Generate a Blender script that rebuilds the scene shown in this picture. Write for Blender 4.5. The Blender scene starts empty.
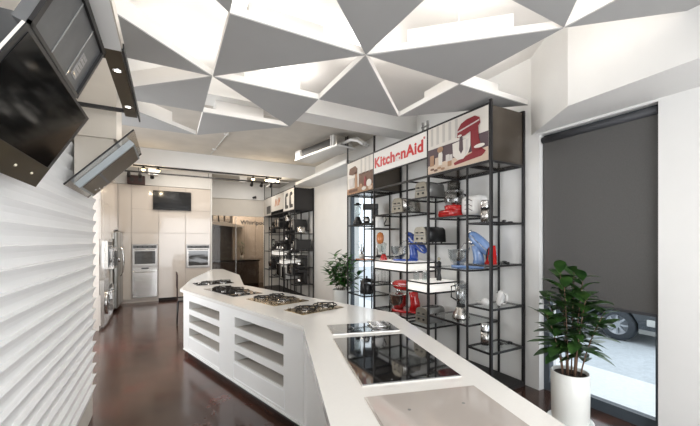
import bpy, bmesh, math, random
from mathutils import Matrix, Vector
PI = math.pi
random.seed(7)
S = bpy.context.scene
C = S.collection

# ------------------------------------------------------------------ camera
cam_d = bpy.data.cameras.new('camera')
cam = bpy.data.objects.new('camera', cam_d)
C.objects.link(cam)
cam_d.sensor_width = 36.0
cam_d.lens = 336.0 / 700.0 * 36.0
cam_d.shift_y = 28.0 / 700.0
cam_d.clip_start = 0.02
cam.location = (0, 0, 1.58)
cam.rotation_euler = (PI / 2, 0, -math.atan2(182.0, 336.0))
S.camera = cam

# ------------------------------------------------------------------ world, lights, exposure
w = bpy.data.worlds.new('world'); S.world = w; w.use_nodes = True
bg = w.node_tree.nodes['Background']
bg.inputs['Color'].default_value = (0.90, 0.95, 1.0, 1)
bg.inputs['Strength'].default_value = 1.7
S.view_settings.view_transform = 'Standard'
S.view_settings.look = 'None'
S.view_settings.gamma = 1.0
S.view_settings.use_curve_mapping = False
S.view_settings.exposure = 0.15
S.cycles.transparent_max_bounces = 24


def area(name, loc, sx, sy, power, color=(1, 0.95, 0.88), rot=(0, 0, 0)):
    l = bpy.data.lights.new(name, 'AREA'); l.shape = 'RECTANGLE'; l.size = sx; l.size_y = sy
    l.energy = power; l.color = color
    o = bpy.data.objects.new(name, l); C.objects.link(o); o.location = loc; o.rotation_euler = rot
    return o


# cove lamps lying on the hung ceiling panels, shining up at the slab
for x, y in ((0.75, 2.85), (1.95, 1.75), (1.65, 2.85), (0.75, 1.7), (2.75, 2.55), (1.15, 3.75),
             (-0.2, 2.75), (0.1, 3.65), (2.15, 0.8), (1.1, 0.9), (0.1, 4.5), (2.6, 1.2)):
    area('cove_lamp', (x, y, 3.33), 0.5, 0.3, 3.2, (1, 0.965, 0.93), (PI, 0, 0))
# fill lights added under the slab to brighten the far end, not real fittings
area('ceiling_lamp', (1.4, 6.6, 3.5), 1.6, 1.6, 42, (1, 0.93, 0.84))
area('ceiling_lamp', (0.4, 9.0, 3.5), 1.8, 0.5, 26, (1, 0.92, 0.82))
area('ceiling_lamp', (2.2, 10.4, 3.5), 0.9, 0.9, 16, (1, 0.94, 0.86))
area('ceiling_lamp', (2.0, 12.3, 3.25), 1.4, 0.6, 60, (1, 0.92, 0.82))
# daylight through the glazed shop front behind the camera
area('shopfront_daylight', (1.35, -1.8, 1.5), 3.7, 2.8, 112, (0.97, 0.98, 1), rot=(PI / 2, 0, 0))

# fill light added at an invented left window to brighten the shelf wall
area('added_side_fill', (-1.98, 5.6, 1.6), 2.3, 2.6, 62, (0.98, 0.98, 1), rot=(0, -PI / 2, 0))

# ------------------------------------------------------------------ materials
MATS = {}


def mat(name, col, rough=0.5, metal=0.0, coat=0.0, emit=0.0, trans=0.0, alpha=1.0, noise=0.0, nscale=8.0,
        bump=0.0, col2=None, ior=None, spec=None):
    if name in MATS: return MATS[name]
    m = bpy.data.materials.new(name); m.use_nodes = True
    nt = m.node_tree; b = nt.nodes['Principled BSDF']
    c = (*col, 1)
    b.inputs['Base Color'].default_value = c
    b.inputs['Roughness'].default_value = rough
    b.inputs['Metallic'].default_value = metal
    b.inputs['Coat Weight'].default_value = coat
    b.inputs['Coat Roughness'].default_value = 0.05
    if ior: b.inputs['IOR'].default_value = ior
    if spec is not None: b.inputs['Specular IOR Level'].default_value = spec
    b.inputs['Transmission Weight'].default_value = trans
    b.inputs['Alpha'].default_value = alpha
    if emit:
        b.inputs['Emission Color'].default_value = c
        b.inputs['Emission Strength'].default_value = emit
    if noise or bump or col2:
        tc = nt.nodes.new('ShaderNodeTexCoord')
        nz = nt.nodes.new('ShaderNodeTexNoise')
        nz.inputs['Scale'].default_value = nscale; nz.inputs['Detail'].default_value = 5
        nt.links.new(tc.outputs['Object'], nz.inputs['Vector'])
        if noise or col2:
            r = nt.nodes.new('ShaderNodeValToRGB')
            a = col2 if col2 else tuple(v * (1 - noise) for v in col)
            r.color_ramp.elements[0].position = 0.35; r.color_ramp.elements[1].position = 0.65
            r.color_ramp.elements[0].color = (*a, 1); r.color_ramp.elements[1].color = c
            nt.links.new(nz.outputs['Fac'], r.inputs['Fac'])
            nt.links.new(r.outputs['Color'], b.inputs['Base Color'])
        if bump:
            bp = nt.nodes.new('ShaderNodeBump'); bp.inputs['Strength'].default_value = bump
            bp.inputs['Distance'].default_value = 0.01
            nt.links.new(nz.outputs['Fac'], bp.inputs['Height'])
            nt.links.new(bp.outputs['Normal'], b.inputs['Normal'])
    MATS[name] = m
    return m


def glass(name, tint=(1, 1, 1), refl=0.08, rough=0.0):
    """thin pane: see-through with a faint mirror, no refraction"""
    if name in MATS: return MATS[name]
    m = bpy.data.materials.new(name); m.use_nodes = True
    nt = m.node_tree; nt.nodes.clear()
    o = nt.nodes.new('ShaderNodeOutputMaterial'); mx = nt.nodes.new('ShaderNodeMixShader')
    t = nt.nodes.new('ShaderNodeBsdfTransparent'); g = nt.nodes.new('ShaderNodeBsdfGlossy')
    f = nt.nodes.new('ShaderNodeFresnel'); f.inputs['IOR'].default_value = 1.0 + refl * 5
    ge = nt.nodes.new('ShaderNodeNewGeometry'); mu = nt.nodes.new('ShaderNodeMath'); mu.operation = 'MULTIPLY'
    iv = nt.nodes.new('ShaderNodeMath'); iv.operation = 'SUBTRACT'; iv.inputs[0].default_value = 1.0
    nt.links.new(ge.outputs['Backfacing'], iv.inputs[1])
    nt.links.new(f.outputs[0], mu.inputs[0]); nt.links.new(iv.outputs[0], mu.inputs[1])
    t.inputs['Color'].default_value = (*tint, 1); g.inputs['Roughness'].default_value = rough
    nt.links.new(mu.outputs[0], mx.inputs[0]); nt.links.new(t.outputs[0], mx.inputs[1])
    nt.links.new(g.outputs[0], mx.inputs[2]); nt.links.new(mx.outputs[0], o.inputs[0])
    MATS[name] = m
    return m


OSTEEL = mat('oven_steel', (0.42, 0.40, 0.38), 0.28, metal=0.9, noise=0.1, nscale=20)
TFACE = mat('brushed_cream_steel', (0.36, 0.335, 0.28), 0.3, metal=0.6, noise=0.12)
WALL = mat('white_paint', (0.80, 0.795, 0.775), 0.75, noise=0.03, nscale=3)
WARMWALL = mat('warm_white_paint', (0.70, 0.66, 0.60), 0.75, noise=0.04, nscale=3)
CEIL = mat('slab_paint', (0.62, 0.585, 0.53), 0.9, noise=0.10, nscale=2.5, bump=0.2)
CEILW = mat('white_plasterboard', (0.86, 0.84, 0.81), 0.85, noise=0.02, nscale=3)
PANEL = mat('hung_panel_grey', (0.42, 0.42, 0.415), 0.7, noise=0.02, nscale=4)
SLAT = mat('slat_white_lacquer', (0.93, 0.935, 0.935), 0.5, noise=0.01, nscale=6)
GREYEDGE = mat('grey_beige_board', (0.52, 0.47, 0.43), 0.6, noise=0.03)
STONE = mat('white_composite', (0.86, 0.84, 0.80), 0.16, coat=0.3, noise=0.015, nscale=60)
LACQ = mat('white_lacquer_board', (0.84, 0.835, 0.81), 0.4, noise=0.015, nscale=5)
SLOTB = mat('beige_melamine', (0.62, 0.57, 0.51), 0.5, noise=0.06)
BLK = mat('black_steel', (0.022, 0.021, 0.022), 0.45, metal=0.3, noise=0.1)
BLKP = mat('black_plastic', (0.018, 0.018, 0.019), 0.35, noise=0.1)
IRON = mat('cast_iron', (0.02, 0.018, 0.016), 0.55, metal=0.4, noise=0.2, nscale=60)
BLKG = mat('black_glass', (0.006, 0.006, 0.007), 0.03, coat=1.0, noise=0.05, spec=0.8)
STEEL = mat('brushed_steel', (0.62, 0.60, 0.57), 0.22, metal=1.0, noise=0.06, nscale=30)
CHROME = mat('chrome', (0.80, 0.80, 0.80), 0.08, metal=1.0, noise=0.02)
DSTEEL = mat('dark_filter_steel', (0.16, 0.165, 0.17), 0.5, metal=0.5, noise=0.08, nscale=20)
BRONZE = mat('bronze_steel', (0.40, 0.31, 0.19), 0.25, metal=1.0, noise=0.15, nscale=15)
BROWNM = mat('brown_tinted_panel', (0.075, 0.052, 0.026), 0.35, metal=0.0, spec=0.3, noise=0.25, nscale=6)
TAUPE = mat('taupe_glass', (0.50, 0.45, 0.41), 0.08, coat=1.0, noise=0.05, nscale=3)
CAB = mat('beige_gloss_lacquer', (0.70, 0.64, 0.58), 0.14, coat=0.8, noise=0.03, nscale=2, bump=0.05)
BEIGE = mat('beige_satin_steel', (0.62, 0.57, 0.50), 0.3, metal=0.35, noise=0.04, nscale=2)
DARKBOX = mat('bronze_mirror_board', (0.085, 0.07, 0.055), 0.18, metal=0.2, noise=0.1, nscale=2)
BLACKBOARD = mat('matt_black_board', (0.02, 0.018, 0.018), 0.6, noise=0.1)
BLIND = mat('grey_blind_cloth', (0.105, 0.102, 0.099), 0.9, noise=0.08, nscale=90)
BLINDR = mat('dark_blind_roller', (0.05, 0.052, 0.058), 0.6, noise=0.05)
FRAME = mat('slate_window_frame', (0.06, 0.075, 0.09), 0.4, noise=0.05)
RED = mat('red_enamel', (0.50, 0.012, 0.012), 0.12, coat=0.8, noise=0.05)
BLUE = mat('cobalt_enamel', (0.02, 0.07, 0.36), 0.12, coat=0.8, noise=0.05)
LBLUE = mat('powder_blue_enamel', (0.20, 0.33, 0.62), 0.2, coat=0.8, noise=0.04)
WHT = mat('white_plastic', (0.82, 0.81, 0.79), 0.25, coat=0.3, noise=0.02)
GRY = mat('grey_enamel', (0.24, 0.24, 0.23), 0.25, coat=0.4, noise=0.04)
CREAM = mat('cream_enamel', (0.62, 0.56, 0.42), 0.2, coat=0.5, noise=0.05)
ORANGE = mat('copper_orange', (0.70, 0.24, 0.07), 0.25, coat=0.5, noise=0.1)
CLEAR = glass('clear_glass', (0.93, 0.95, 0.95), 0.09)
PANE = glass('window_pane', (0.96, 0.98, 0.99), 0.08)
SMOKE = glass('smoked_glass', (0.60, 0.57, 0.53), 0.12)
GREYGL = glass('grey_tinted_glass', (0.82, 0.82, 0.81), 0.32, 0.05)
BOWLG = glass('thick_clear_glass', (0.84, 0.86, 0.87), 0.42, 0.04)
POT = mat('white_ceramic', (0.80, 0.81, 0.77), 0.3, coat=0.3, noise=0.03, nscale=5)
SOIL = mat('potting_soil', (0.05, 0.035, 0.025), 0.95, noise=0.5, nscale=80)
LEAF = mat('dark_glossy_leaf', (0.050, 0.115, 0.026), 0.32, noise=0.5, nscale=9, col2=(0.016, 0.050, 0.014))
LEAF2 = mat('bright_leaf', (0.055, 0.20, 0.030), 0.4, noise=0.5, nscale=14, col2=(0.018, 0.075, 0.014))
STEM = mat('brown_stem', (0.17, 0.10, 0.065), 0.7, noise=0.2)
LITBOX = mat('lit_white_acrylic', (0.95, 0.92, 0.86), 0.4, emit=0.45, noise=0.0)
BULB = mat('lit_bulb', (1.0, 0.76, 0.42), 0.4, emit=4)
SPOTL = mat('lit_spot_lens', (1.0, 0.97, 0.9), 0.4, emit=5)
SIGNW = mat('sign_white', (0.80, 0.78, 0.75), 0.5, noise=0.01)
SIGNR = mat('sign_red', (0.55, 0.012, 0.014), 0.4, noise=0.02)
RUBBER = mat('tyre_rubber', (0.045, 0.052, 0.062), 0.7, noise=0.2, nscale=30)
CARP = mat('dark_car_paint', (0.014, 0.022, 0.032), 0.15, coat=1.0, noise=0.1)
ALLOY = mat('alloy_rim', (0.45, 0.47, 0.50), 0.35, metal=0.8, noise=0.1)
PAVE = mat('pale_pavement', (0.76, 0.78, 0.78), 0.9, noise=0.08, nscale=25)
ROAD = mat('grey_road', (0.52, 0.56, 0.59), 0.9, noise=0.12, nscale=15)
SCREEN = mat('tv_screen', (0.008, 0.009, 0.011), 0.12, coat=0.5, noise=0.1)
DTILE = mat('dark_tile', (0.19, 0.18, 0.17), 0.25, coat=0.4, noise=0.15, nscale=9)
BROWNC = mat('brown_gloss_cabinet', (0.17, 0.145, 0.13), 0.12, coat=0.8, noise=0.15, nscale=3)


def floor_mat():
    m = bpy.data.materials.new('polished_brown_floor'); m.use_nodes = True
    nt = m.node_tree; b = nt.nodes['Principled BSDF']
    tc = nt.nodes.new('ShaderNodeTexCoord')
    n1 = nt.nodes.new('ShaderNodeTexNoise'); n1.inputs['Scale'].default_value = 1.6; n1.inputs['Detail'].default_value = 9
    n1.inputs['Roughness'].default_value = 0.65; n1.inputs['Distortion'].default_value = 0.7
    r = nt.nodes.new('ShaderNodeValToRGB')
    e = r.color_ramp.elements
    e[0].position = 0.3; e[0].color = (0.034, 0.019, 0.014, 1)
    e[1].position = 0.75; e[1].color = (0.150, 0.034, 0.022, 1)
    x = e.new(0.52); x.color = (0.070, 0.034, 0.024, 1)
    nt.links.new(tc.outputs['Object'], n1.inputs['Vector'])
    nt.links.new(n1.outputs['Fac'], r.inputs['Fac'])
    nt.links.new(r.outputs['Color'], b.inputs['Base Color'])
    n2 = nt.nodes.new('ShaderNodeTexNoise'); n2.inputs['Scale'].default_value = 5; n2.inputs['Detail'].default_value = 4
    mr = nt.nodes.new('ShaderNodeMapRange'); mr.inputs['To Min'].default_value = 0.10; mr.inputs['To Max'].default_value = 0.28
    nt.links.new(tc.outputs['Object'], n2.inputs['Vector'])
    nt.links.new(n2.outputs['Fac'], mr.inputs['Value']); nt.links.new(mr.outputs[0], b.inputs['Roughness'])
    bp = nt.nodes.new('ShaderNodeBump'); bp.inputs['Strength'].default_value = 0.12; bp.inputs['Distance'].default_value = 0.01
    nt.links.new(n2.outputs['Fac'], bp.inputs['Height']); nt.links.new(bp.outputs[0], b.inputs['Normal'])
    b.inputs['Coat Weight'].default_value = 0.15; b.inputs['Coat Roughness'].default_value = 0.12
    b.inputs['Specular IOR Level'].default_value = 0.4
    return m


FLOOR = floor_mat()


# ------------------------------------------------------------------ mesh builder
class MB:
    def __init__(s): s.b = bmesh.new()

    def _xf(s, vs, M):
        if M is not None:
            for v in vs: v.co = M @ v.co

    def box(s, x0, y0, z0, x1, y1, z1, M=None, r=0.0, seg=2):
        vs = [s.b.verts.new(p) for p in ((x0, y0, z0), (x1, y0, z0), (x1, y1, z0), (x0, y1, z0),
                                         (x0, y0, z1), (x1, y0, z1), (x1, y1, z1), (x0, y1, z1))]
        fs = [s.b.faces.new([vs[i] for i in f]) for f in ((0, 3, 2, 1), (4, 5, 6, 7), (0, 1, 5, 4), (1, 2, 6, 5), (2, 3, 7, 6), (3, 0, 4, 7))]
        if r:
            es = list({e for f in fs for e in f.edges})
            res = bmesh.ops.bevel(s.b, geom=es, offset=r, segments=seg, affect='EDGES', profile=0.5)
            nf = set(res['faces'])
            for f in nf: f.smooth = True
            vs = list({v for f in list(nf) + [f for f in fs if f.is_valid] for v in f.verts})
        s._xf(vs, M)
        return s

    def prism(s, poly, z0, z1, M=None, smooth=False):
        n = len(poly)
        a = [s.b.verts.new((p[0], p[1], z0)) for p in poly]
        t = [s.b.verts.new((p[0], p[1], z1)) for p in poly]
        s.b.faces.new(a[::-1]); s.b.faces.new(t)
        for i in range(n):
            f = s.b.faces.new((a[i], a[(i + 1) % n], t[(i + 1) % n], t[i])); f.smooth = smooth
        s._xf(a + t, M)
        return s

    def lathe(s, prof, M=None, n=24, sx=1.0, sy=1.0):
        rings = []; allv = []
        for r, z in prof:
            if r < 1e-6:
                v = s.b.verts.new((0, 0, z)); rings.append([v]); allv.append(v)
            else:
                rg = [s.b.verts.new((r * sx * math.cos(2 * PI * i / n), r * sy * math.sin(2 * PI * i / n), z)) for i in range(n)]
                rings.append(rg); allv += rg
        for A, B in zip(rings, rings[1:]):
            for i in range(n):
                j = (i + 1) % n
                if len(A) == 1 and len(B) == 1: continue
                if len(A) == 1: f = s.b.faces.new((A[0], B[i], B[j]))
                elif len(B) == 1: f = s.b.faces.new((A[i], A[j], B[0]))
                else: f = s.b.faces.new((A[i], A[j], B[j], B[i]))
                f.smooth = True
        s._xf(allv, M)
        return s

    def cyl(s, r, z0, z1, M=None, n=20, r2=None):
        r2 = r if r2 is None else r2
        a = [s.b.verts.new((r * math.cos(2 * PI * i / n), r * math.sin(2 * PI * i / n), z0)) for i in range(n)]
        t = [s.b.verts.new((r2 * math.cos(2 * PI * i / n), r2 * math.sin(2 * PI * i / n), z1)) for i in range(n)]
        s.b.faces.new(a[::-1]); s.b.faces.new(t)
        for i in range(n):
            f = s.b.faces.new((a[i], a[(i + 1) % n], t[(i + 1) % n], t[i])); f.smooth = True
        s._xf(a + t, M)
        return s

    def ell(s, c, rx, ry, rz, M=None, n=18, k=10, power=1.0):
        prof = []
        for i in range(k + 1):
            t = -PI / 2 + PI * i / k
            cr = math.copysign(abs(math.cos(t)) ** power, math.cos(t)); sr = math.copysign(abs(math.sin(t)) ** power, math.sin(t))
            prof.append((max(cr, 0) if 0 < i < k else 0, sr))
        T = Matrix.Translation(c) @ Matrix.Diagonal((rx, ry, rz, 1))
        if M is not None: T = M @ T
        return s.lathe(prof, T, n)

    def tube(s, pts, r, M=None, n=8):
        pts = [Vector(p) for p in pts]; rings = []
        up = Vector((0, 0, 1))
        for i, p in enumerate(pts):
            d = (pts[min(i + 1, len(pts) - 1)] - pts[max(i - 1, 0)])
            if d.length < 1e-9: d = Vector((0, 0, 1))
            d.normalize()
            u = up if abs(d.dot(up)) < 0.95 else Vector((1, 0, 0))
            a = d.cross(u).normalized(); b = d.cross(a).normalized()
            rr = r[i] if isinstance(r, (list, tuple)) else r
            rings.append([s.b.verts.new(p + rr * (math.cos(2 * PI * k / n) * a + math.sin(2 * PI * k / n) * b)) for k in range(n)])
        for A, B in zip(rings, rings[1:]):
            for k in range(n):
                f = s.b.faces.new((A[k], A[(k + 1) % n], B[(k + 1) % n], B[k])); f.smooth = True
        s.b.faces.new(rings[0][::-1]); s.b.faces.new(rings[-1])
        s._xf([v for R in rings for v in R], M)
        return s

    def poly(s, pts, M=None):
        vs = [s.b.verts.new(p) for p in pts]; s.b.faces.new(vs); s._xf(vs, M)
        return s

    def build(s, name, m, parent=None, off=None):
        if off is not None:
            for v in s.b.verts: v.co -= Vector(off)
        bmesh.ops.recalc_face_normals(s.b, faces=s.b.faces[:])
        me = bpy.data.meshes.new(name); s.b.to_mesh(me); s.b.free()
        me.materials.append(m)
        o = bpy.data.objects.new(name, me); C.objects.link(o)
        if parent is not None: o.parent = parent
        return o


T = Matrix.Translation


def R(a, ax='Z'): return Matrix.Rotation(a, 4, ax)


def tag(o, label, cat, group=None):
    o['label'] = label; o['category'] = cat
    if group: o['group'] = group
    return o


def thing(name, label, cat, loc=(0, 0, 0), rz=0.0, group=None):
    o = bpy.data.objects.new(name, None); C.objects.link(o); o.empty_display_size = 0.1
    o.location = loc; o.rotation_euler = (0, 0, rz)
    return tag(o, label, cat, group)


def struct(name, mb, m):
    o = mb.build(name, m); o['kind'] = 'structure'
    return o


def text(name, body, size, m, parent, M, bold=0.0, extrude=0.002, width=None):
    cu = bpy.data.curves.new(name, 'FONT'); cu.body = body; cu.size = size; cu.extrude = extrude; cu.offset = bold
    cu.space_character = 1.06; cu.align_x = 'CENTER'; cu.align_y = 'CENTER'
    tmp = bpy.data.objects.new(name, cu); C.objects.link(tmp)
    bpy.context.view_layer.update()
    me = bpy.data.meshes.new_from_object(tmp.evaluated_get(bpy.context.evaluated_depsgraph_get()))
    bpy.data.objects.remove(tmp)
    sx = width / (max(v.co.x for v in me.vertices) - min(v.co.x for v in me.vertices)) if width else 1.0
    me.transform(M @ Matrix.Diagonal((sx, 1, 1, 1)))
    me.materials.clear(); me.materials.append(m); me.name = name
    o = bpy.data.objects.new(name, me); C.objects.link(o); o.parent = parent
    return o


# ================================================================== SETTING
Z_SLAB = 3.56
XR = 3.45
struct('floor', MB().box(-3.0, -2.2, -0.12, 3.75, 13.2, 0.0), FLOOR)
struct('ceiling', MB().box(-3.0, 4.7, Z_SLAB, 3.75, 13.2, Z_SLAB + 0.15), CEIL)
struct('ceiling_front', MB().box(-3.0, -2.2, Z_SLAB, 3.75, 4.7, Z_SLAB + 0.15), CEILW)
m = MB()
for y0, y1 in ((-2.2, 1.19), (2.17, 5.42), (6.5, 13.2)): m.box(XR, y0, 0, XR + 0.3, y1, Z_SLAB)
for y0, y1 in ((1.19, 2.17), (5.42, 6.5)): m.box(XR, y0, 2.70, XR + 0.3, y1, Z_SLAB)
struct('wall_right', m, WALL)
# left wall: plain board above, wave slats below
m = MB().box(-0.90, -2.2, 0.0, -0.602, 3.80, 0.19).box(-0.90, -2.2, 0.19, -0.601, 3.80, 2.30).box(-0.90, -2.2, 2.30, -0.56, 3.80, Z_SLAB)
struct('wall_left', m, WARMWALL)
m = MB()
pitch = 0.0981; prof = []
for i in range(21):
    z0 = 0.19 + i * pitch
    for k, (dx, f) in enumerate(((0.0, 0.0), (0.002, 0.12), (0.008, 0.40), (0.017, 0.66), (0.027, 0.86), (0.031, 0.95), (0.030, 0.98), (0.0, 0.99))):
        prof.append((-0.60 + dx, z0 + f * pitch))
prof.append((-0.60, 0.19 + 21 * pitch))
poly = [(p[1], p[0]) for p in prof]
pts = [(z, x) for z, x in poly] + [(0.19 + 21 * pitch, -0.63), (0.19, -0.63)]
M_ = Matrix(((0, 1, 0, 0), (0, 0, 1, 0), (1, 0, 0, 0), (0, 0, 0, 1)))   # (z,x,y) -> (x,y,z)
m.prism(pts, -2.2, 3.76, M_)
struct('wall_left_slats', m, SLAT)
# left rear walls
struct('wall_left_rear', MB().box(-2.2, 3.8, 0, -2.05, 4.2, Z_SLAB).box(-2.2, 7.0, 0, -2.05, 13.2, Z_SLAB).box(-2.2, 4.2, 0, -2.05, 7.0, 0.4).box(-2.2, 4.2, 2.8, -2.05, 7.0, Z_SLAB).box(-2.2, 3.78, 0, -0.95, 3.82, Z_SLAB), WALL)
# rear walls above cabinets and beside the glazed kitchen
struct('wall_back', MB().box(-2.05, 10.17, 3.03, 1.05, 10.8, Z_SLAB), WALL)
struct('wall_back_lower', MB().box(-2.05, 10.75, 0, 1.05, 10.8, 3.03), WALL)
struct('wall_back_return', MB().box(1.051, 10.16, 0, 1.09, 11.75, Z_SLAB), WALL)
struct('wall_back_lintel', MB().box(1.09, 11.62, 2.98, XR, 11.75, Z_SLAB), WALL)
struct('trim_1', MB().box(1.09, 11.66, 2.41, 2.92, 11.72, 2.98), WARMWALL)
struct('wall_back_kitchen', MB().box(1.0, 13.05, 0, 3.75, 13.2, 3.4).box(1.0, 11.75, 0, 1.08, 13.05, 3.4), DTILE)
struct('wall_glazed_side', MB().box(2.92, 11.62, 0, XR, 11.75, 2.98), WARMWALL)
struct('ceiling_kitchen', MB().box(1.0, 11.75, 3.3, 3.75, 13.2, 3.4), WALL)
# beams
struct('trim_2', MB().box(-0.56, 4.16, 3.27, XR, 4.52, Z_SLAB), WALL)
struct('trim_3', MB().box(-2.05, 8.34, 3.20, XR, 8.72, Z_SLAB), WALL)
struct('trim_4', MB().box(-0.42, 9.5, 3.2, -0.22, 9.7, Z_SLAB).box(1.75, 9.5, 3.2, 1.92, 9.7, Z_SLAB), WALL)
struct('trim_5', MB().box(2.90, 5.50, 3.02, XR, 8.32, 3.09), WALL)
# folded bulkhead over the shop window
struct('trim_6', MB().prism([(XR, 2.26), (2.97, 1.62), (2.91, 0.80), (2.80, -0.8), (2.75, -2.2), (XR, -2.2)], 2.72, Z_SLAB), WALL)
struct('trim_7', MB().box(-3.0, -2.2, 2.9, 3.75, -2.05, Z_SLAB).box(-3.0, -2.2, 0, -0.5, -2.05, 2.9).box(3.3, -2.2, 0, 3.75, -2.05, 2.9), WALL)
# windows
def window(n, y0, y1):
    f = MB().box(3.53, y0, 0.0, 3.60, y1, 0.10).box(3.53, y0, 0.10, 3.60, y0 + 0.045, 2.70).box(3.53, y1 - 0.06, 0.10, 3.60, y1, 2.70)
    f.box(3.53, y0, 2.64, 3.60, y1, 2.70)
    o = f.build('window_%d' % n, FRAME); o['kind'] = 'structure'
    MB().box(3.56, y0 + 0.045, 0.10, 3.568, y1 - 0.06, 2.64).build('pane', PANE, o)
f = MB()
for y in (4.2, 5.57, 6.95): f.box(-2.15, y, 0.4, -2.09, y + 0.05, 2.8)
f.box(-2.15, 4.2, 0.4, -2.09, 7.0, 0.45).box(-2.15, 4.2, 2.75, -2.09, 7.0, 2.8)
o = f.build('window_3', FRAME); o['kind'] = 'structure'  # unseen window, added to go with the side fill light
MB().box(-2.125, 4.25, 0.45, -2.117, 6.95, 2.75).build('pane', PANE, o)
window(1, 1.19, 2.17)
window(2, 5.42, 6.5)
struct('ground', MB().box(3.75, -8, -0.5, 5.6, 22, -0.30), PAVE)
struct('ground_street', MB().box(5.6, -8, -0.55, 26, 22, -0.36), ROAD)

# ================================================================== HUNG CEILING
GX = lambda i: 0.35 + 1.027 * i
GY = lambda j: 2.28 + 0.945 * j
P_ = lambda i, j: (GX(i), GY(j))
tris = [
    (P_(0, 0), P_(0, 1), P_(1, 0), 'large grey triangular ceiling panel nearest the left range hoods, pointing right'),
    (P_(0, 1), P_(1, 1), P_(1, 2), 'grey triangular ceiling panel whose far tip hangs before the concrete beam'),
    (P_(0, 2), P_(0, 3), P_(1, 2), 'farthest pale triangular ceiling panel beside the bare concrete slab'),
    (P_(1, 0), P_(1, 1), P_(2, 1), 'grey triangular ceiling panel above the left end of the white sign'),
    (P_(1, 0), P_(2, 0), P_(2, -1), 'long grey triangular ceiling panel in front of the red mixer poster'),
    (P_(0, -1), P_(1, -1), P_(1, 0), 'downward pointing grey ceiling panel cut by the top edge of the photo, over the island'),
    (P_(2, -1), P_(1, -1), P_(1, -2), 'grey ceiling panel tip at the top edge left of the bulkhead'),
    (P_(2, -1), P_(2, -2), P_(3, -2), 'grey ceiling panel running along the top of the white bulkhead'),
    (P_(2, 0), P_(2, 1), P_(3, 0), 'grey triangular ceiling panel directly over the red mixer poster box'),
    (P_(0, 1), P_(-1, 0), P_(-1, 1), 'grey ceiling panel behind the lit brown valance, upper left'),
    (P_(0, 1), P_(0, 2), P_(-1, 2), 'pale grey ceiling panel left of centre beyond the brown valance'),
    (P_(0, 3), P_(-1, 2), P_(-1, 3), 'small pale ceiling panel over the round ceiling lamp'),
    (P_(-1, -1), P_(0, -1), P_(0, 0), 'grey ceiling panel tip at the top edge above the first lit opening'),
]
for a, b, c, lab in tris:
    cx = (a[0] + b[0] + c[0]) / 3; cy = (a[1] + b[1] + c[1]) / 3
    area2 = (b[0] - a[0]) * (c[1] - a[1]) - (b[1] - a[1]) * (c[0] - a[0])
    tri = [a, b, c] if area2 > 0 else [a, c, b]
    inx = lambda k: [(cx + (p[0] - cx) * k, cy + (p[1] - cy) * k) for p in tri]
    t = thing('ceiling_panel', lab, 'ceiling panel', (cx, cy, 3.05), group='triangular hung ceiling panels')
    MB().prism(inx(0.992), 3.05, 3.058).build('panel_board', PANEL, t, (cx, cy, 3.05))  # underside board, a darker grey than the white rim above it
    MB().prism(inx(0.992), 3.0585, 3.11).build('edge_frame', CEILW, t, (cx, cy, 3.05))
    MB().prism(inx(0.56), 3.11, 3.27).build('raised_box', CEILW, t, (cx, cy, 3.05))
    MB().cyl(0.003, 3.27, Z_SLAB, T((cx, cy, 0)), 8).build('hanger_rod', CEILW, t, (cx, cy, 3.05))

# ================================================================== ISLAND
WT = [(0.15, 5.33), (0.945, 2.53), (0.28, 0.30), (1.16, 0.30), (1.885, 2.60), (1.03, 5.35), (1.26, 7.0), (1.17, 8.64), (0.96, 8.74), (0.37, 6.65)]
tag(MB().prism(WT, 0.86, 0.90).build('worktop', STONE), 'long zigzag white composite worktop carrying the cooktops', 'worktop')
t = thing('display_cabinet', 'white island cabinet with two columns of open slots facing the aisle', 'cabinet', (0.19, 5.24, 0), 0)
ang = math.atan2(2.57 - 5.24, 0.965 - 0.19)
F_ = R(ang)     # local x along the face; inward is local +y
L = 2.78
m = MB()
for k0, k1 in ((0.0, 0.22), (1.18, 1.56), (2.49, L)): m.box(k0, 0, 0.09, k1, 0.02, 0.86, F_)
for k0, k1 in ((0.22, 1.18), (1.56, 2.49)):
    for z0, z1 in ((0.09, 0.30), (0.41, 0.48), (0.59, 0.66), (0.77, 0.86)): m.box(k0, 0, z0, k1, 0.02, z1, F_)
m.build('face_frame', LACQ, t)
m = MB()
for k0, k1 in ((0.22, 1.18), (1.56, 2.49)):
    for z in (0.30, 0.48, 0.66): m.box(k0 - 0.01, 0.021, z - 0.02, k1 + 0.01, 0.34, z - 0.001, F_)
m.build('shelf_board', SLOTB, t)
m = MB()
for k in (0.20, 1.18, 1.54, 2.49): m.box(k, 0.021, 0.09, k + 0.02, 0.34, 0.855, F_)
m.box(0.0, 0.34, 0.09, L - 0.1, 0.36, 0.855, F_)
m.build('divider', LACQ, t)
# carcass behind slots, following the zigzag
main_in = [(0.56, 5.22), (1.33, 2.62), (1.80, 2.62), (1.00, 5.24)]
MB().prism(main_in, 0.09, 0.857).build('carcass', LACQ, t, (0.19, 5.24, 0))
for k0, k1 in ((0.20, 1.20), (1.54, 2.51)):
    m = MB()
    for z in (0.115, 0.275): m.box(k0, -0.004, z, k1, 0.0, z + 0.006, F_)
    for k in (k0, k1 - 0.006): m.box(k, -0.004, 0.121, k + 0.006, 0.0, 0.275, F_)
    m.build('drawer_outline', SLAT, t)
m = MB().box(0.02, -0.012, 0.075, L + 0.02, 0.3, 0.089, F_)
m.build('base_strip', LACQ, t)
MB().box(0.04, 0.05, 0, L - 0.03, 0.85, 0.075, F_).build('plinth', BLACKBOARD, t)
near = [(0.969, 2.575), (0.965, 2.50), (0.315, 0.33), (1.13, 0.33), (1.83, 2.58)]
t = thing('island_cabinet', 'plain white cabinet under the black and taupe glass cooktops', 'cabinet', (0.99, 1.4, 0))
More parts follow.
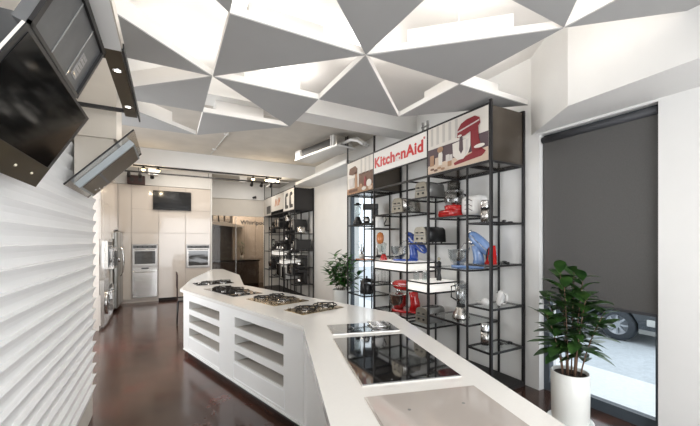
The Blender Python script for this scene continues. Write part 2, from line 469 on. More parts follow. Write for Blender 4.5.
MB().prism(near, 0.09, 0.858).build('carcass', LACQ, t, (0.99, 1.4, 0))
MB().prism([(1.06, 2.45), (0.42, 0.38), (1.08, 0.38), (1.75, 2.5)], 0, 0.09).build('plinth', BLACKBOARD, t, (0.99, 1.4, 0))
far = [(0.20, 5.36), (0.41, 6.64), (0.985, 8.70), (1.14, 8.61), (1.22, 7.0), (1.0, 5.39)]
t = thing('island_cabinet', 'white cabinet under the farthest gas cooktop and tapered worktop end', 'cabinet', (0.8, 6.9, 0))
MB().prism(far, 0.09, 0.858).build('carcass', LACQ, t, (0.8, 6.9, 0))
MB().prism([(0.30, 5.45), (0.48, 6.6), (1.0, 8.55), (1.1, 8.5), (1.15, 7.0), (0.95, 5.45)], 0, 0.09).build('plinth', BLACKBOARD, t, (0.8, 6.9, 0))


# ------------------------------------------------------------------ cooktops
def grate(par, cx, cy, s, z=0.03, r=0.006):
    m = MB()
    for a in (0, PI / 2, PI, 3 * PI / 2):
        M = T((cx, cy, 0)) @ R(a)
        m.tube([(s, 0, 0.007), (s, 0, z), (s * 0.95, 0, z + 0.008), (s * 0.3, 0, z + 0.004)], r, M, 6)
    m.tube([(cx + s * math.cos(i * PI / 8), cy + s * math.sin(i * PI / 8), z) for i in range(17)], r, None, 6)
    m.build('pan_support', IRON, par)


def burner(par, cx, cy, r):
    b = MB().lathe([(0, 0.006), (r * 1.25, 0.006), (r * 1.25, 0.012), (r, 0.014), (r, 0.024), (0, 0.024)], T((cx, cy, 0)), 16).build('burner', CHROME, par)
    MB().lathe([(0, 0.024), (r * 0.85, 0.024), (r * 0.85, 0.030), (0, 0.034)], T((cx, cy, 0)), 16).build('burner_cap', IRON, b)


def gas_top(loc, rz, lx, ly, plate, burners, knobs, label, rim=STEEL):
    t = thing('gas_cooktop', label, 'cooktop', loc, rz, 'gas cooktops set in the island')
    MB().box(-lx / 2, -ly / 2, 0.0, lx / 2, ly / 2, 0.006, r=0.002, seg=1).build('hob_plate', plate, t)
    for (x, y, r, s) in burners:
        burner(t, x, y, r); grate(t, x, y, s)
    for (x, y) in knobs:
        MB().lathe([(0, 0.006), (0.017, 0.006), (0.015, 0.022), (0.017, 0.026), (0, 0.027)], T((x, y, 0)), 12).build('knob', rim, t)
    return t


am = math.atan2(2.57 - 5.24, 0.965 - 0.19)
gas_top((0.64, 5.80, 0.90), math.radians(8), 0.56, 0.36, BLKG,
        [(-0.08, 0.0, 0.03, 0.10), (0.15, 0.0, 0.045, 0.12)], [(-0.23, -0.08), (-0.23, 0.08)],
        'farthest black glass gas cooktop, at the bend of the white worktop')
gas_top((0.76, 4.76, 0.90), am, 0.92, 0.40, BLKG,
        [(-0.28, 0.0, 0.04, 0.12), (-0.03, 0.08, 0.03, 0.10), (-0.03, -0.10, 0.03, 0.09), (0.22, 0.0, 0.05, 0.13)],
        [(0.39, -0.12), (0.39, -0.04), (0.39, 0.04), (0.39, 0.12)],
        'wide black gas cooktop with four burners left of the bronze one')
gas_top((1.105, 3.80, 0.90), am, 0.60, 0.46, BRONZE,
        [(0.12, 0.0, 0.06, 0.15), (-0.17, 0.10, 0.03, 0.09), (-0.17, -0.10, 0.03, 0.09)], [(0.26, -0.14), (0.26, 0.14)],
        'bronze gas cooktop with one large wok burner')
gas_top((1.29, 3.13, 0.90), am, 0.31, 0.52, BRONZE,
        [(0.02, -0.12, 0.035, 0.11), (0.02, 0.12, 0.045, 0.12)], [(0.12, -0.22), (-0.12, -0.22)],
        'narrow two burner gas cooktop nearest the worktop corner')


def flat_top(label, loc, rz, lx, ly, m1, m2, marks):
    t = thing('glass_cooktop', label, 'cooktop', loc, rz, 'flat glass cooktops on the near worktop')
    MB().box(-lx / 2, -ly / 2, 0, lx / 2, ly / 2, 0.004).build('trim', m2, t)
    MB().box(-lx / 2 + 0.006, -ly / 2 + 0.006, 0.004, lx / 2 - 0.006, ly / 2 - 0.006, 0.007).build('glass_plate', m1, t)
    for kind, x, y, r in marks:
        if kind == 'ring':
            MB().lathe([(r, 0.007), (r + 0.003, 0.0075), (r + 0.006, 0.007)], T((x, y, 0)), 36).build('zone_ring', STEEL, t)
        elif kind == 'dot':
            MB().cyl(r, 0.007, 0.0078, T((x, y, 0)), 12).build('touch_mark', GRY, t)
        elif kind == 'grid':
            for q in range(-2, 3):
                MB().tube([(x - r, y + q * 0.035, 0.02), (x + r, y + q * 0.035, 0.02)], 0.004, None, 6).build('grill_bar', CHROME, t)
            MB().tube([(x - r, y - 0.08, 0.02), (x - r, y + 0.08, 0.02), (x + r, y + 0.08, 0.02), (x + r, y - 0.08, 0.02), (x - r, y - 0.08, 0.02)], 0.005, None, 6).build('grill_frame', CHROME, t)
    return t


an = math.radians(-15.5)
flat_top('narrow steel rimmed ceramic cooktop with a small wire grill', (1.335, 2.26, 0.90), an, 0.52, 0.27, BLKG, STEEL, [('ring', -0.15, 0.0, 0.075), ('dot', -0.23, 0.09, 0.006), ('grid', 0.14, 0.02, 0.07)])
flat_top('large black glass induction cooktop reflecting the shelves', (1.15, 1.66, 0.90), an, 0.52, 0.78, BLKG, STEEL, [('dot', -0.1, -0.36, 0.004), ('dot', 0.1, -0.36, 0.004)])
flat_top('taupe glass induction cooktop nearest the camera', (0.92, 0.88, 0.90), an, 0.53, 0.62, TAUPE, TAUPE, [('dot', -0.12, 0.16, 0.007), ('dot', 0.12, 0.16, 0.007), ('dot', -0.12, -0.12, 0.007)])

# ================================================================== SHELVING UNITS
YS = [0.0, 0.31, 0.94, 1.37, 2.21, 2.52, 3.11]
DX = 0.52
GT = 0.012
SHELVES = [  # y index pair, z, lightbox
    (0, 1, 0.42, 0), (0, 1, 0.87, 0), (0, 1, 1.32, 0), (0, 1, 1.77, 0),
    (1, 2, 0.64, 0), (1, 2, 1.25, 0), (1, 2, 1.86, 0),
    (2, 3, 0.465, 0), (2, 3, 1.035, 1), (2, 3, 1.54, 0), (2, 3, 2.14, 0),
    (3, 4, 0.51, 0), (3, 4, 1.27, 1), (3, 4, 1.98, 0),
    (4, 5, 0.42, 0), (4, 5, 0.87, 0), (4, 5, 1.32, 0), (4, 5, 1.78, 0),
    (5, 6, 0.64, 0), (5, 6, 1.24, 0), (5, 6, 1.855, 0)]


def shelving(x0, y0, label, endmat):
    t = thing('display_shelving', label, 'shelving', (x0, y0, 0), 0, 'black display shelving along the right wall')
    r = 0.012
    for i, y in enumerate(YS):
        for x in (0.0, DX):
            top = {0: 3.03, 1: 2.40, 2: 2.98, 3: 2.98, 4: 3.26, 5: 2.40, 6: 3.50}[i] if x == 0 else (3.0 if i in (0, 2, 4, 6) else 2.4)
            h = r * (1.1 if i in (2, 4, 0) else 0.78)
            MB().box(x - h, y - h, 0, x + h, y + h, top).build('post', BLK, t)
    for a, b, z, lit in SHELVES:
        y1, y2 = YS[a], YS[b]
        e = 0.0095
        m = MB()
        zs = [z] if not lit else [z, z - 0.125]
        for zz in zs:
            m.box(-e, y1, zz - e, e, y2, zz + e).box(DX - e, y1, zz - e, DX + e, y2, zz + e)
            m.box(0, y1 - e, zz - e, DX, y1 + e, zz + e).box(0, y2 - e, zz - e, DX, y2 + e, zz + e)
        sh = m.build('shelf', BLK, t)
        if lit:
            lb = MB().box(0.003, y1 + 0.012, z - 0.113, DX - 0.012, y2 - 0.012, z + GT - 0.001, r=0.002, seg=1).build('light_box', LITBOX, sh)
        else:
            MB().box(e, y1 + e, z + GT - 0.008, DX - e, y2 - e, z + GT).build('glass_shelf', CLEAR, sh)
    # top rails and boxes
    m = MB()
    for x in (0, DX):
        for z in (2.40, 2.99): m.box(x - 0.012, YS[0], z - 0.012, x + 0.012, YS[6], z + 0.012)
    for y in YS: m.box(0, y - 0.010, 2.39, DX, y + 0.010, 2.41)
    m.build('top_rail', BLK, t)
    for a, b in ((0, 2), (4, 6)):
        MB().box(0.013, YS[a] + 0.004, 2.412, DX - 0.013, YS[b] - 0.004, 2.978).build('top_box', endmat, t)
    MB().box(-0.02, -0.02, 0, DX, YS[6], 0.045).build('base_board', BLACKBOARD, t)
    return t


U1 = shelving(2.90, 2.33, 'tall black steel display shelving holding the white sign and red mixer poster', DARKBOX)
U2 = shelving(2.90, 8.38, 'farther black steel display shelving crowded with black appliances beside the white wall', BLACKBOARD)


def flatpoly(name, pts, m, par, lay=0, th=0.002):
    """pts in (u,v) on the front face of a unit: u to viewer's right (-Y), v up; origin given by par tuple"""
    t, yl, zb = par
    x = -0.013 - 0.0022 * lay
    M = Matrix(((0, 0, -1, x), (-1, 0, 0, yl), (0, 1, 0, zb), (0, 0, 0, 1)))
    a = sum(pts[i][0] * pts[(i + 1) % len(pts)][1] - pts[(i + 1) % len(pts)][0] * pts[i][1] for i in range(len(pts)))
    if a < 0: pts = pts[::-1]
    return MB().prism(pts, 0, th, M).build(name, m, t)


def rect(u0, v0, u1, v1): return [(u0, v0), (u1, v0), (u1, v1), (u0, v1)]


def oval(cu, cv, ru, rv, n=20): return [(cu + ru * math.cos(2 * PI * i / n), cv + rv * math.sin(2 * PI * i / n)) for i in range(n)]


PB = mat('poster_ivory', (0.72, 0.68, 0.62), 0.5, noise=0.02)
PB2 = mat('poster_grey_fold', (0.55, 0.52, 0.48), 0.5, noise=0.02)
PPL = mat('poster_plum', (0.10, 0.065, 0.075), 0.5, noise=0.1)
PTB = mat('poster_table_beige', (0.66, 0.52, 0.40), 0.5, noise=0.15)
PRD = mat('poster_red', (0.24, 0.014, 0.022), 0.4, noise=0.1)
PBR = mat('poster_brown', (0.16, 0.075, 0.045), 0.5, noise=0.2)
PTN = mat('poster_tan', (0.42, 0.24, 0.14), 0.5, noise=0.2)
PGL = mat('poster_grey_glass', (0.62, 0.58, 0.55), 0.4, noise=0.1)


def poster_big(unit):
    yl = YS[2] - 0.015
    W, Hh = 0.905, 0.565
    bd = flatpoly('poster', rect(0, 0, W, Hh), PB, (unit, yl, 2.413), 0)
    q = (bd, yl, 2.413)
    for k in range(5): flatpoly('curtain_fold', rect(0.05 + k * 0.10, 0.34, 0.09 + k * 0.10, Hh - 0.01), PB2, q, 1)
    flatpoly('wall_band', rect(0.0, 0.10, W, 0.30), PPL, q, 1)
    flatpoly('table_top', [(0, 0), (W, 0), (W, 0.14), (0.45, 0.12), (0, 0.10)], PTB, q, 2)
    for u, v, r, h, mm in ((0.04, 0.09, 0.035, 0.13, PTN), (0.13, 0.09, 0.03, 0.09, PTB), (0.31, 0.10, 0.028, 0.08, PGL), (0.37, 0.10, 0.022, 0.07, PGL), (0.34, 0.04, 0.03, 0.06, PTN)):
        flatpoly('jar_print', rect(u, v, u + 2 * r, v + h), mm, q, 3)
    # jar with a cork stopper standing in front of the plum band
    flatpoly('jar_print', [(0.19, 0.08), (0.25, 0.08), (0.255, 0.20), (0.24, 0.25), (0.20, 0.25), (0.185, 0.20)], PB, q, 3)
    flatpoly('jar_print', oval(0.22, 0.265, 0.05, 0.035), PTN, q, 4)
    for u, v in ((0.08, 0.05), (0.14, 0.03), (0.20, 0.05), (0.26, 0.03)): flatpoly('biscuit_print', oval(u, v, 0.035, 0.014), PBR if u < 0.15 else PTN, q, 3)
    # red stand mixer facing left
    flatpoly('mixer_print', [(0.45, 0.03), (0.83, 0.06), (0.88, 0.10), (0.83, 0.14), (0.70, 0.12), (0.52, 0.08), (0.44, 0.06)], PRD, q, 4)
    flatpoly('mixer_print', [(0.70, 0.12), (0.83, 0.13), (0.79, 0.26), (0.78, 0.40), (0.68, 0.40), (0.68, 0.28)], PRD, q, 4)
    flatpoly('mixer_print', [(0.49, 0.33), (0.50, 0.42), (0.55, 0.475), (0.63, 0.50), (0.74, 0.505), (0.80, 0.47), (0.81, 0.41), (0.77, 0.37), (0.66, 0.35), (0.60, 0.33)], PRD, q, 5)
    flatpoly('mixer_trim', [(0.50, 0.385), (0.50, 0.40), (0.80, 0.45), (0.80, 0.435)], PGL, q, 6)
    flatpoly('mixer_trim', oval(0.53, 0.345, 0.03, 0.012), PB, q, 6)
    flatpoly('beater_print', [(0.53, 0.33), (0.57, 0.33), (0.58, 0.18), (0.55, 0.14), (0.52, 0.19)], PPL, q, 6)
    flatpoly('bowl_print', [(0.42, 0.28), (0.68, 0.30), (0.68, 0.20), (0.65, 0.13), (0.58, 0.08), (0.50, 0.08), (0.43, 0.14)], PB, q, 5)
    flatpoly('bowl_print', [(0.62, 0.28), (0.66, 0.285), (0.655, 0.17), (0.61, 0.11)], PGL, q, 6)
    flatpoly('flower_print', oval(0.80, 0.17, 0.07, 0.02), PB, q, 6)


def poster_small(unit):
    yl = YS[6] - 0.015
    W, Hh = 0.87, 0.565
    bd = flatpoly('poster', rect(0, 0, W, Hh), PB, (unit, yl, 2.413), 0)
    q = (bd, yl, 2.413)
    for k in range(3): flatpoly('curtain_fold', rect(0.48 + k * 0.13, 0.30, 0.53 + k * 0.13, Hh - 0.01), PB2, q, 1)
    flatpoly('wall_band', rect(0.42, 0.10, W, 0.32), PBR, q, 1)
    flatpoly('table_top', rect(0, 0, W, 0.10), PTN, q, 2)
    flatpoly('mixer_print', [(0.07, 0.36), (0.10, 0.46), (0.30, 0.48), (0.38, 0.42), (0.36, 0.34), (0.20, 0.33)], PBR, q, 3)
    flatpoly('mixer_print', [(0.28, 0.08), (0.38, 0.08), (0.36, 0.36), (0.30, 0.36)], PTN, q, 3)
    flatpoly('bowl_print', [(0.06, 0.28), (0.27, 0.28), (0.25, 0.12), (0.10, 0.12)], PGL, q, 4)
    flatpoly('mixer_print', rect(0.06, 0.03, 0.38, 0.08), PBR, q, 4)
    for u, v, ru, rv, mm in ((0.50, 0.09, 0.06, 0.05, PTN), (0.64, 0.16, 0.035, 0.09, PRD), (0.76, 0.12, 0.08, 0.06, PB), (0.60, 0.05, 0.07, 0.03, PB), (0.80, 0.04, 0.06, 0.03, PTB)):
        flatpoly('dish_print', oval(u, v, ru, rv), mm, q, 5)


TXM = lambda x, y, z: Matrix(((0, 0, -1, x), (-1, 0, 0, y), (0, 1, 0, z), (0, 0, 0, 1)))
poster_big(U1); poster_small(U1)
sb = MB().box(-0.016, YS[2] + 0.016, 2.645, 0.0, YS[4] - 0.016, 2.975).build('sign_board', SIGNW, U1)
text('lettering', 'KitchenAid', 0.215, SIGNR, sb, TXM(-0.018, (YS[2] + YS[4]) / 2 + 0.02, 2.80), bold=0.0065, width=1.15)
text('registered_mark', '®', 0.045, SIGNR, sb, TXM(-0.018, YS[2] + 0.055, 2.90))
m = MB().box(-0.012, YS[2], 2.63, 0.010, YS[4], 2.645)
m.build('sign_rail', BLK, U1)
# second unit panels
bd = flatpoly('poster', rect(0, 0, 0.905, 0.565), SIGNW, (U2, YS[2] - 0.015, 2.413), 0)
q = (bd, YS[2] - 0.015, 2.413)
for u in (0.18, 0.56):
    flatpoly('kettle_print', [(u, 0.06), (u + 0.26, 0.06), (u + 0.26, 0.14), (u + 0.12, 0.16), (u + 0.10, 0.38), (u + 0.24, 0.40), (u + 0.22, 0.48), (u + 0.06, 0.48), (u - 0.02, 0.36), (u - 0.03, 0.14)], BLKP, q, 1)
sb = MB().box(-0.016, YS[2] + 0.016, 2.50, 0.0, YS[4] - 0.016, 2.975).build('sign_board', PB, U2)
q = (sb, YS[4] - 0.02, 2.50)
for pts in ([(0.40, 0.14), (0.47, 0.14), (0.56, 0.36), (0.50, 0.36)], [(0.56, 0.36), (0.50, 0.36), (0.60, 0.14), (0.66, 0.14)], rect(0.70, 0.14, 0.75, 0.32), rect(0.80, 0.14, 0.86, 0.36), [(0.86, 0.26), (0.95, 0.36), (0.98, 0.33), (0.88, 0.20)]):
    flatpoly('red_mark', pts, ORANGE, q, 2)
bd = flatpoly('poster', rect(0, 0, 0.87, 0.565), PB2, (U2, YS[6] - 0.015, 2.413), 0)
flatpoly('appliance_print', rect(0.35, 0.05, 0.82, 0.30), BLKP, (bd, YS[6] - 0.015, 2.413), 1)


# ================================================================== SMALL APPLIANCES
def stand_mixer(loc, rz, m, label, bowl='steel', tilt=False, group=None, s=1.0):
    """front faces local +x"""
    t = thing('stand_mixer', label, 'mixer', loc, rz, group); t.scale = (s, s, s)
    b = MB()
    b.prism([(0.17 + 0.0, -0.06), (0.19, 0.0), (0.17, 0.06), (0.10, 0.095), (-0.08, 0.075), (-0.15, 0.05), (-0.15, -0.05), (-0.08, -0.075), (0.10, -0.095)], 0.0, 0.028, smooth=True)
    b.build('foot', m, t)
    c = MB().tube([(-0.095, 0, 0.02), (-0.10, 0, 0.10), (-0.085, 0, 0.17), (-0.075, 0, 0.235)], [0.064, 0.054, 0.048, 0.052], None, 16)
    c.build('column', m, t)
    H_ = T((-0.08, 0, 0.25)) @ R(-math.radians(45) if tilt else 0, 'Y') @ T((-0.13 if tilt else 0, 0, -0.01 if tilt else 0))
    h = MB().ell((0.085, 0, 0.045), 0.185, 0.066, 0.062, H_, 20, 12, 0.75)
    hd = h.build('motor_head', m, t)
    MB().tube([(-0.08, 0, 0.045), (0.27, 0, 0.045)], [0.0665, 0.0], H_, 20).build('trim_band', CHROME, hd) if False else None
    MB().box(-0.07, -0.068, 0.036, 0.235, 0.068, 0.044, H_, r=0.003, seg=1).build('trim_band', CHROME, hd)
    MB().cyl(0.026, 0, 0.02, H_ @ T((0.262, 0, 0.05)) @ R(PI / 2, 'Y'), 16).build('hub_cap', CHROME, hd)
    MB().cyl(0.030, -0.035, 0.0, H_ @ T((0.19, 0, 0.0)), 16).build('beater_shaft', CHROME, hd)
    MB().tube([(0.19, 0, -0.03), (0.15, 0, -0.08), (0.16, 0, -0.13), (0.19, 0, -0.15), (0.22, 0, -0.13), (0.23, 0, -0.08), (0.19, 0, -0.03)], 0.006, H_, 6).build('beater', CHROME, hd)
    MB().cyl(0.010, 0, 0.02, T((-0.09, -0.055, 0.24)) @ R(PI / 2, 'X'), 10).build('knob', CHROME, t)
    bm = BOWLG if bowl == 'glass' else STEEL
    bo = MB().lathe([(0.0, 0.030), (0.055, 0.030), (0.055, 0.045), (0.075, 0.055), (0.104, 0.10), (0.112, 0.19), (0.115, 0.195), (0.108, 0.19), (0.100, 0.10), (0.06, 0.06), (0, 0.055)], T((0.11, 0, 0)), 24).build('bowl', bm, t)
    MB().tube([(0.11, -0.108, 0.17), (0.11, -0.15, 0.165), (0.11, -0.16, 0.12), (0.11, -0.14, 0.085), (0.11, -0.10, 0.09)], 0.007, None, 8).build('bowl_handle', bm, bo)
    return t


PROF = Matrix(((0, 0, 1, 0), (1, 0, 0, 0), (0, 1, 0, 0), (0, 0, 0, 1)))


def toaster(loc, rz, lx, m_front, m_side, label, group='toasters on the shelves', h=0.215):
    """long axis local x, end with controls at +x"""
    t = thing('toaster', label, 'toaster', loc, rz, group)
    w_ = 0.115
    def dome(g):
        a = w_ + g; top = h + g; q = 0.065; out = [(-a, 0.012), (a, 0.012)]
        for i in range(7): out.append((a - 0.012 - q + q * math.cos(i * PI / 12), top - q + q * math.sin(i * PI / 12)))
        for i in range(7): out.append((-a + 0.012 + q - q * math.sin(i * PI / 12), top - q + q * math.cos(i * PI / 12)))
        return out
    MB().prism(dome(-0.004), -lx / 2 + 0.02, lx / 2 - 0.02, PROF, smooth=True).build('body', m_side, t)
    for s in (-1, 1):
        x0_, x1_ = (lx / 2 - 0.02, lx / 2) if s > 0 else (-lx / 2, -lx / 2 + 0.02)
        MB().prism(dome(0.0), x0_, x1_, PROF).build('end_panel', m_front if s > 0 else m_side, t)
    MB().box(lx / 2, -0.085, 0.092, lx / 2 + 0.004, 0.085, 0.108).build('name_strip', GRY, t)
    for y in (-0.045, 0.045):
        MB().box(-lx / 2 + 0.07, y - 0.012, h - 0.004, lx / 2 - 0.07, y + 0.012, h + 0.002).build('bread_slot', BLKP, t)
        MB().box(lx / 2, y - 0.018, 0.13, lx / 2 + 0.02, y + 0.018, 0.145, r=0.003, seg=1).build('lever', BLKP, t)
        MB().cyl(0.014, 0, 0.012, T((lx / 2, y, 0.06)) @ R(PI / 2, 'Y'), 12).build('dial', BLKP, t)
    for x in (-1, 1):
        for y in (-1, 1): MB().cyl(0.012, 0, 0.014, T((x * (lx / 2 - 0.05), y * 0.08, 0)), 8).build('foot', BLKP, t)
    return t


def jug_blender(loc, rz, m, jug, label, s=1.0, group=None):
    t = thing('jug_blender', label, 'blender', loc, rz, group); t.scale = (s, s, s)
    MB().lathe([(0, 0), (0.095, 0), (0.10, 0.02), (0.085, 0.07), (0.06, 0.115), (0.055, 0.14), (0, 0.14)], None, 20).build('base', m, t)
    MB().cyl(0.016, 0, 0.012, T((0.085, 0, 0.05)) @ R(PI / 2, 'Y'), 12).build('dial', CHROME, t)
    MB().cyl(0.05, 0.14, 0.165, None, 20).build('collar', BLKP, t)
    j = MB().lathe([(0, 0.165), (0.047, 0.165), (0.056, 0.25), (0.076, 0.40), (0.073, 0.40), (0.052, 0.25), (0.042, 0.172), (0, 0.172)], None, 20).build('jug', jug, t)
    MB().tube([(0, -0.07, 0.38), (0, -0.12, 0.37), (0, -0.12, 0.24), (0, -0.055, 0.21)], 0.010, None, 8).build('jug_handle', BLKP, j)
    MB().lathe([(0, 0.40), (0.079, 0.40), (0.079, 0.42), (0.04, 0.425), (0.035, 0.445), (0, 0.445)], None, 20).build('lid', BLKP if m is BLKP else GREYGL, t)
    return t


def food_processor(loc, rz, m, label):
    t = thing('food_processor', label, 'food processor', loc, rz)
    MB().box(-0.13, -0.12, 0.0, 0.17, 0.12, 0.10, r=0.035, seg=3).build('base', m, t)
    MB().lathe([(0.115, 0.08), (0.115, 0.14), (0.10, 0.149), (0, 0.149)], T((-0.02, 0, 0)), 20).build('motor_housing', m, t)
    MB().box(0.1705, -0.05, 0.03, 0.175, 0.05, 0.06).build('control_plate', CHROME, t)
    b = MB().lathe([(0, 0.15), (0.095, 0.15), (0.115, 0.19), (0.118, 0.31), (0.114, 0.31), (0.108, 0.19), (0, 0.157)], T((-0.02, 0, 0)), 24).build('work_bowl', GREYGL, t)
    MB().tube([(-0.02, -0.11, 0.30), (-0.02, -0.17, 0.29), (-0.02, -0.165, 0.18), (-0.02, -0.10, 0.19)], 0.013, None, 8).build('bowl_handle', BLKP, b)
    MB().cyl(0.03, 0.16, 0.24, T((-0.02, 0, 0)), 12).build('blade', STEEL, b)
    MB().lathe([(0, 0.31), (0.12, 0.31), (0.12, 0.33), (0.08, 0.335), (0.08, 0.43), (0.075, 0.43), (0.075, 0.338), (0, 0.338)], T((-0.02, 0, 0)), 24).build('lid', GREYGL, t)
    MB().cyl(0.05, 0.345, 0.445, T((-0.02, 0, 0)), 16).build('pusher', GREYGL, t)
    return t


def canister(loc, label, h=0.24, r=0.045, group='steel grinders on the right shelves'):
    t = thing('coffee_grinder', label, 'grinder', loc, 0, group)
    MB().lathe([(0, 0), (r, 0), (r, h * 0.62), (0, h * 0.62)], None, 20).build('body', STEEL, t)
    MB().cyl(r * 1.01, h * 0.62, h * 0.68, None, 20).build('band', BLKP, t)
    MB().lathe([(r * 0.98, h * 0.68), (r * 0.98, h * 0.95), (r * 0.8, h), (0, h)], None, 20).build('lid', CHROME, t)
    return t


def cord(loc, label, r=0.035, tail=0.12, m=BLKP, rz=0.0):
    pts = []
    for i in range(40):
        a = i * 2 * PI / 18
        pts.append((r * math.cos(a) * (1 + 0.05 * math.sin(i)), r * math.sin(a), 0.004 + 0.0006 * i))
    pts += [(r + tail * k / 6, 0.02 * math.sin(k), 0.004) for k in range(1, 7)]
    o = MB().tube(pts, 0.004, None, 6).build('power_cord', m)
    o.location = loc; o.rotation_euler = (0, 0, rz)
    t = tag(o, label, 'cord', 'loose power cords on the shelves')
    MB().box(r + tail, -0.012, 0.0, r + tail + 0.035, 0.035, 0.016, r=0.004, seg=1).build('plug', m, o)
    return o


def hand_mixer(loc, rz, m, label, lean=0.0, roll=0.0):
    t = thing('hand_mixer', label, 'mixer', loc, rz, 'hand mixers on the right shelves')
    M = T((0, 0, 0.004)) @ R(roll, 'X') @ R(lean, 'Y')
    MB().box(-0.035, -0.035, 0.0, 0.035, 0.035, 0.17, M, r=0.024, seg=3).build('body', m, t)
    MB().tube([(0.03, 0, 0.155), (0.075, 0, 0.15), (0.085, 0, 0.10), (0.08, 0, 0.05), (0.03, 0, 0.03)], 0.013, M, 10).build('handle', m, t)
    for y in (-0.015, 0.015):
        MB().tube([(-0.03, y, 0.13), (-0.05, y, 0.13)], 0.007, M, 8).build('beater_socket', CHROME, t)
    MB().box(-0.0365, -0.02, 0.05, -0.035, 0.02, 0.11, M).build('badge_plate', GRY, t)
    return t


def kettle(loc, rz, m, label, group=None, s=1.0):
    t = thing('kettle', label, 'kettle', loc, rz, group); t.scale = (s, s, s)
    MB().lathe([(0, 0), (0.085, 0), (0.09, 0.02), (0.085, 0.12), (0.06, 0.19), (0, 0.205)], None, 20).build('body', m, t)
    MB().tube([(0.07, 0, 0.09), (0.11, 0, 0.13), (0.125, 0, 0.16)], [0.018, 0.012, 0.009], None, 8).build('spout', m, t)
    MB().tube([(-0.06, 0, 0.18), (-0.11, 0, 0.20), (-0.13, 0, 0.14), (-0.09, 0, 0.06)], 0.010, None, 8).build('handle', BLKP, t)
    MB().ell((0, 0, 0.215), 0.014, 0.014, 0.014, None, 10, 6).build('lid_knob', BLKP, t)
    return t


def coffee_machine(loc, rz, m, label, group=None, w=0.18, h=0.34):
    t = thing('coffee_machine', label, 'coffee machine', loc, rz, group)
    MB().box(-0.14, -w / 2, 0, 0.14, w / 2, 0.03, r=0.006, seg=1).build('base', m, t)
    MB().box(-0.14, -w / 2, 0.03, -0.03, w / 2, h - 0.10, r=0.01, seg=2).build('water_tank', m, t)
    MB().box(-0.14, -w / 2, h - 0.10, 0.13, w / 2, h, r=0.015, seg=2).build('brew_head', m, t)
    j = MB().lathe([(0, 0.032), (0.05, 0.032), (0.062, 0.08), (0.045, 0.14), (0.042, 0.14), (0.058, 0.08), (0, 0.036)], T((0.06, 0, 0)), 16).build('jug', CHROME, t)
    MB().tube([(0.10, 0.0, 0.13), (0.145, 0, 0.12), (0.14, 0, 0.07), (0.115, 0, 0.07)], 0.007, None, 6).build('jug_handle', BLKP, j)
    return t


X0, Y0 = 2.90, 2.33
Z = lambda z: z + GT
# right end bay
canister((3.10, 2.565, Z(1.77)), 'steel grinder on the topmost small shelf at the right end', 0.25, 0.052)
cord((3.22, 2.42, Z(1.77)), 'short dark cord on the topmost small shelf', 0.02, 0.08)
t = thing('hand_mixer', 'red upright hand mixer beside a coiled cord on the small right shelf', 'mixer', (3.10, 2.49, Z(1.32)), math.radians(80), 'hand mixers on the right shelves')
MB().prism([(-0.05, 0), (0.07, 0), (0.035, 0.05), (0.012, 0.12), (-0.005, 0.20), (-0.03, 0.20), (-0.045, 0.12)], -0.03, 0.03, R(PI / 2, 'X')).build('body', RED, t)
MB().tube([(0.02, 0, 0.18), (0.055, 0, 0.15), (0.075, 0, 0.08), (0.07, 0, 0.04)], 0.009, None, 8).build('handle', BLKP, t)
MB().box(-0.045, -0.037, 0.03, 0.0, 0.037, 0.10).build('badge_plate', CHROME, t)
cord((3.24, 2.44, Z(1.32)), 'coiled cord beside the red hand mixer', 0.032, 0.02)
hand_mixer((3.14, 2.42, Z(0.87)), math.radians(-100), WHT, 'white hand mixer leaning on the small shelf under the red one', 0.28)
t = thing('mixing_attachment', 'white curved attachment lying left of the white hand mixer', 'attachment', (3.02, 2.56, Z(0.87)), math.radians(70))
MB().tube([(-0.09, 0, 0.05), (-0.04, 0, 0.035), (0.03, 0, 0.022), (0.11, 0, 0.02)], [0.035, 0.024, 0.018, 0.014], None, 10).build('tube_body', WHT, t)
MB().ell((-0.10, 0, 0.045), 0.03, 0.04, 0.042).build('end_cup', WHT, t)
canister((3.10, 2.565, Z(0.42)), 'steel grinder on the lowest small shelf at the right end', 0.23, 0.050)
cord((3.22, 2.46, Z(0.42)), 'looped black cord on the lowest small shelf', 0.02, 0.13)
# bay two
food_processor((3.12, 3.07, Z(1.86)), math.radians(80), RED, 'red food processor with a clear bowl on the high shelf')
t = thing('bread_maker', 'rounded white appliance with leaf drawing right of the red food processor', 'appliance', (3.20, 2.80, Z(1.86)), math.radians(90))
MB().box(-0.14, -0.11, 0, 0.14, 0.11, 0.25, r=0.07, seg=5).build('body', WHT, t)
for k, (a, b) in enumerate(((0.10, 0.17), (0.13, 0.11), (0.09, 0.06))):
    MB().tube([(-0.06, 0.111, b), (0.0, 0.112, b + 0.03), (0.05, 0.111, b + 0.02)], 0.004, None, 6).build('leaf_drawing', PPL, t)
stand_mixer((3.15, 2.84, Z(1.25)), math.radians(118), LBLUE, 'powder blue stand mixer with head tilted up over a glass bowl', 'glass', True, 'stand mixers on the shelves', 1.12)
jug_blender((3.08, 2.90, Z(0.64)), math.radians(200), STEEL, BOWLG, 'steel jug blender with clear jug on the lower glass shelf', 1.02, 'jug blenders on the shelves')
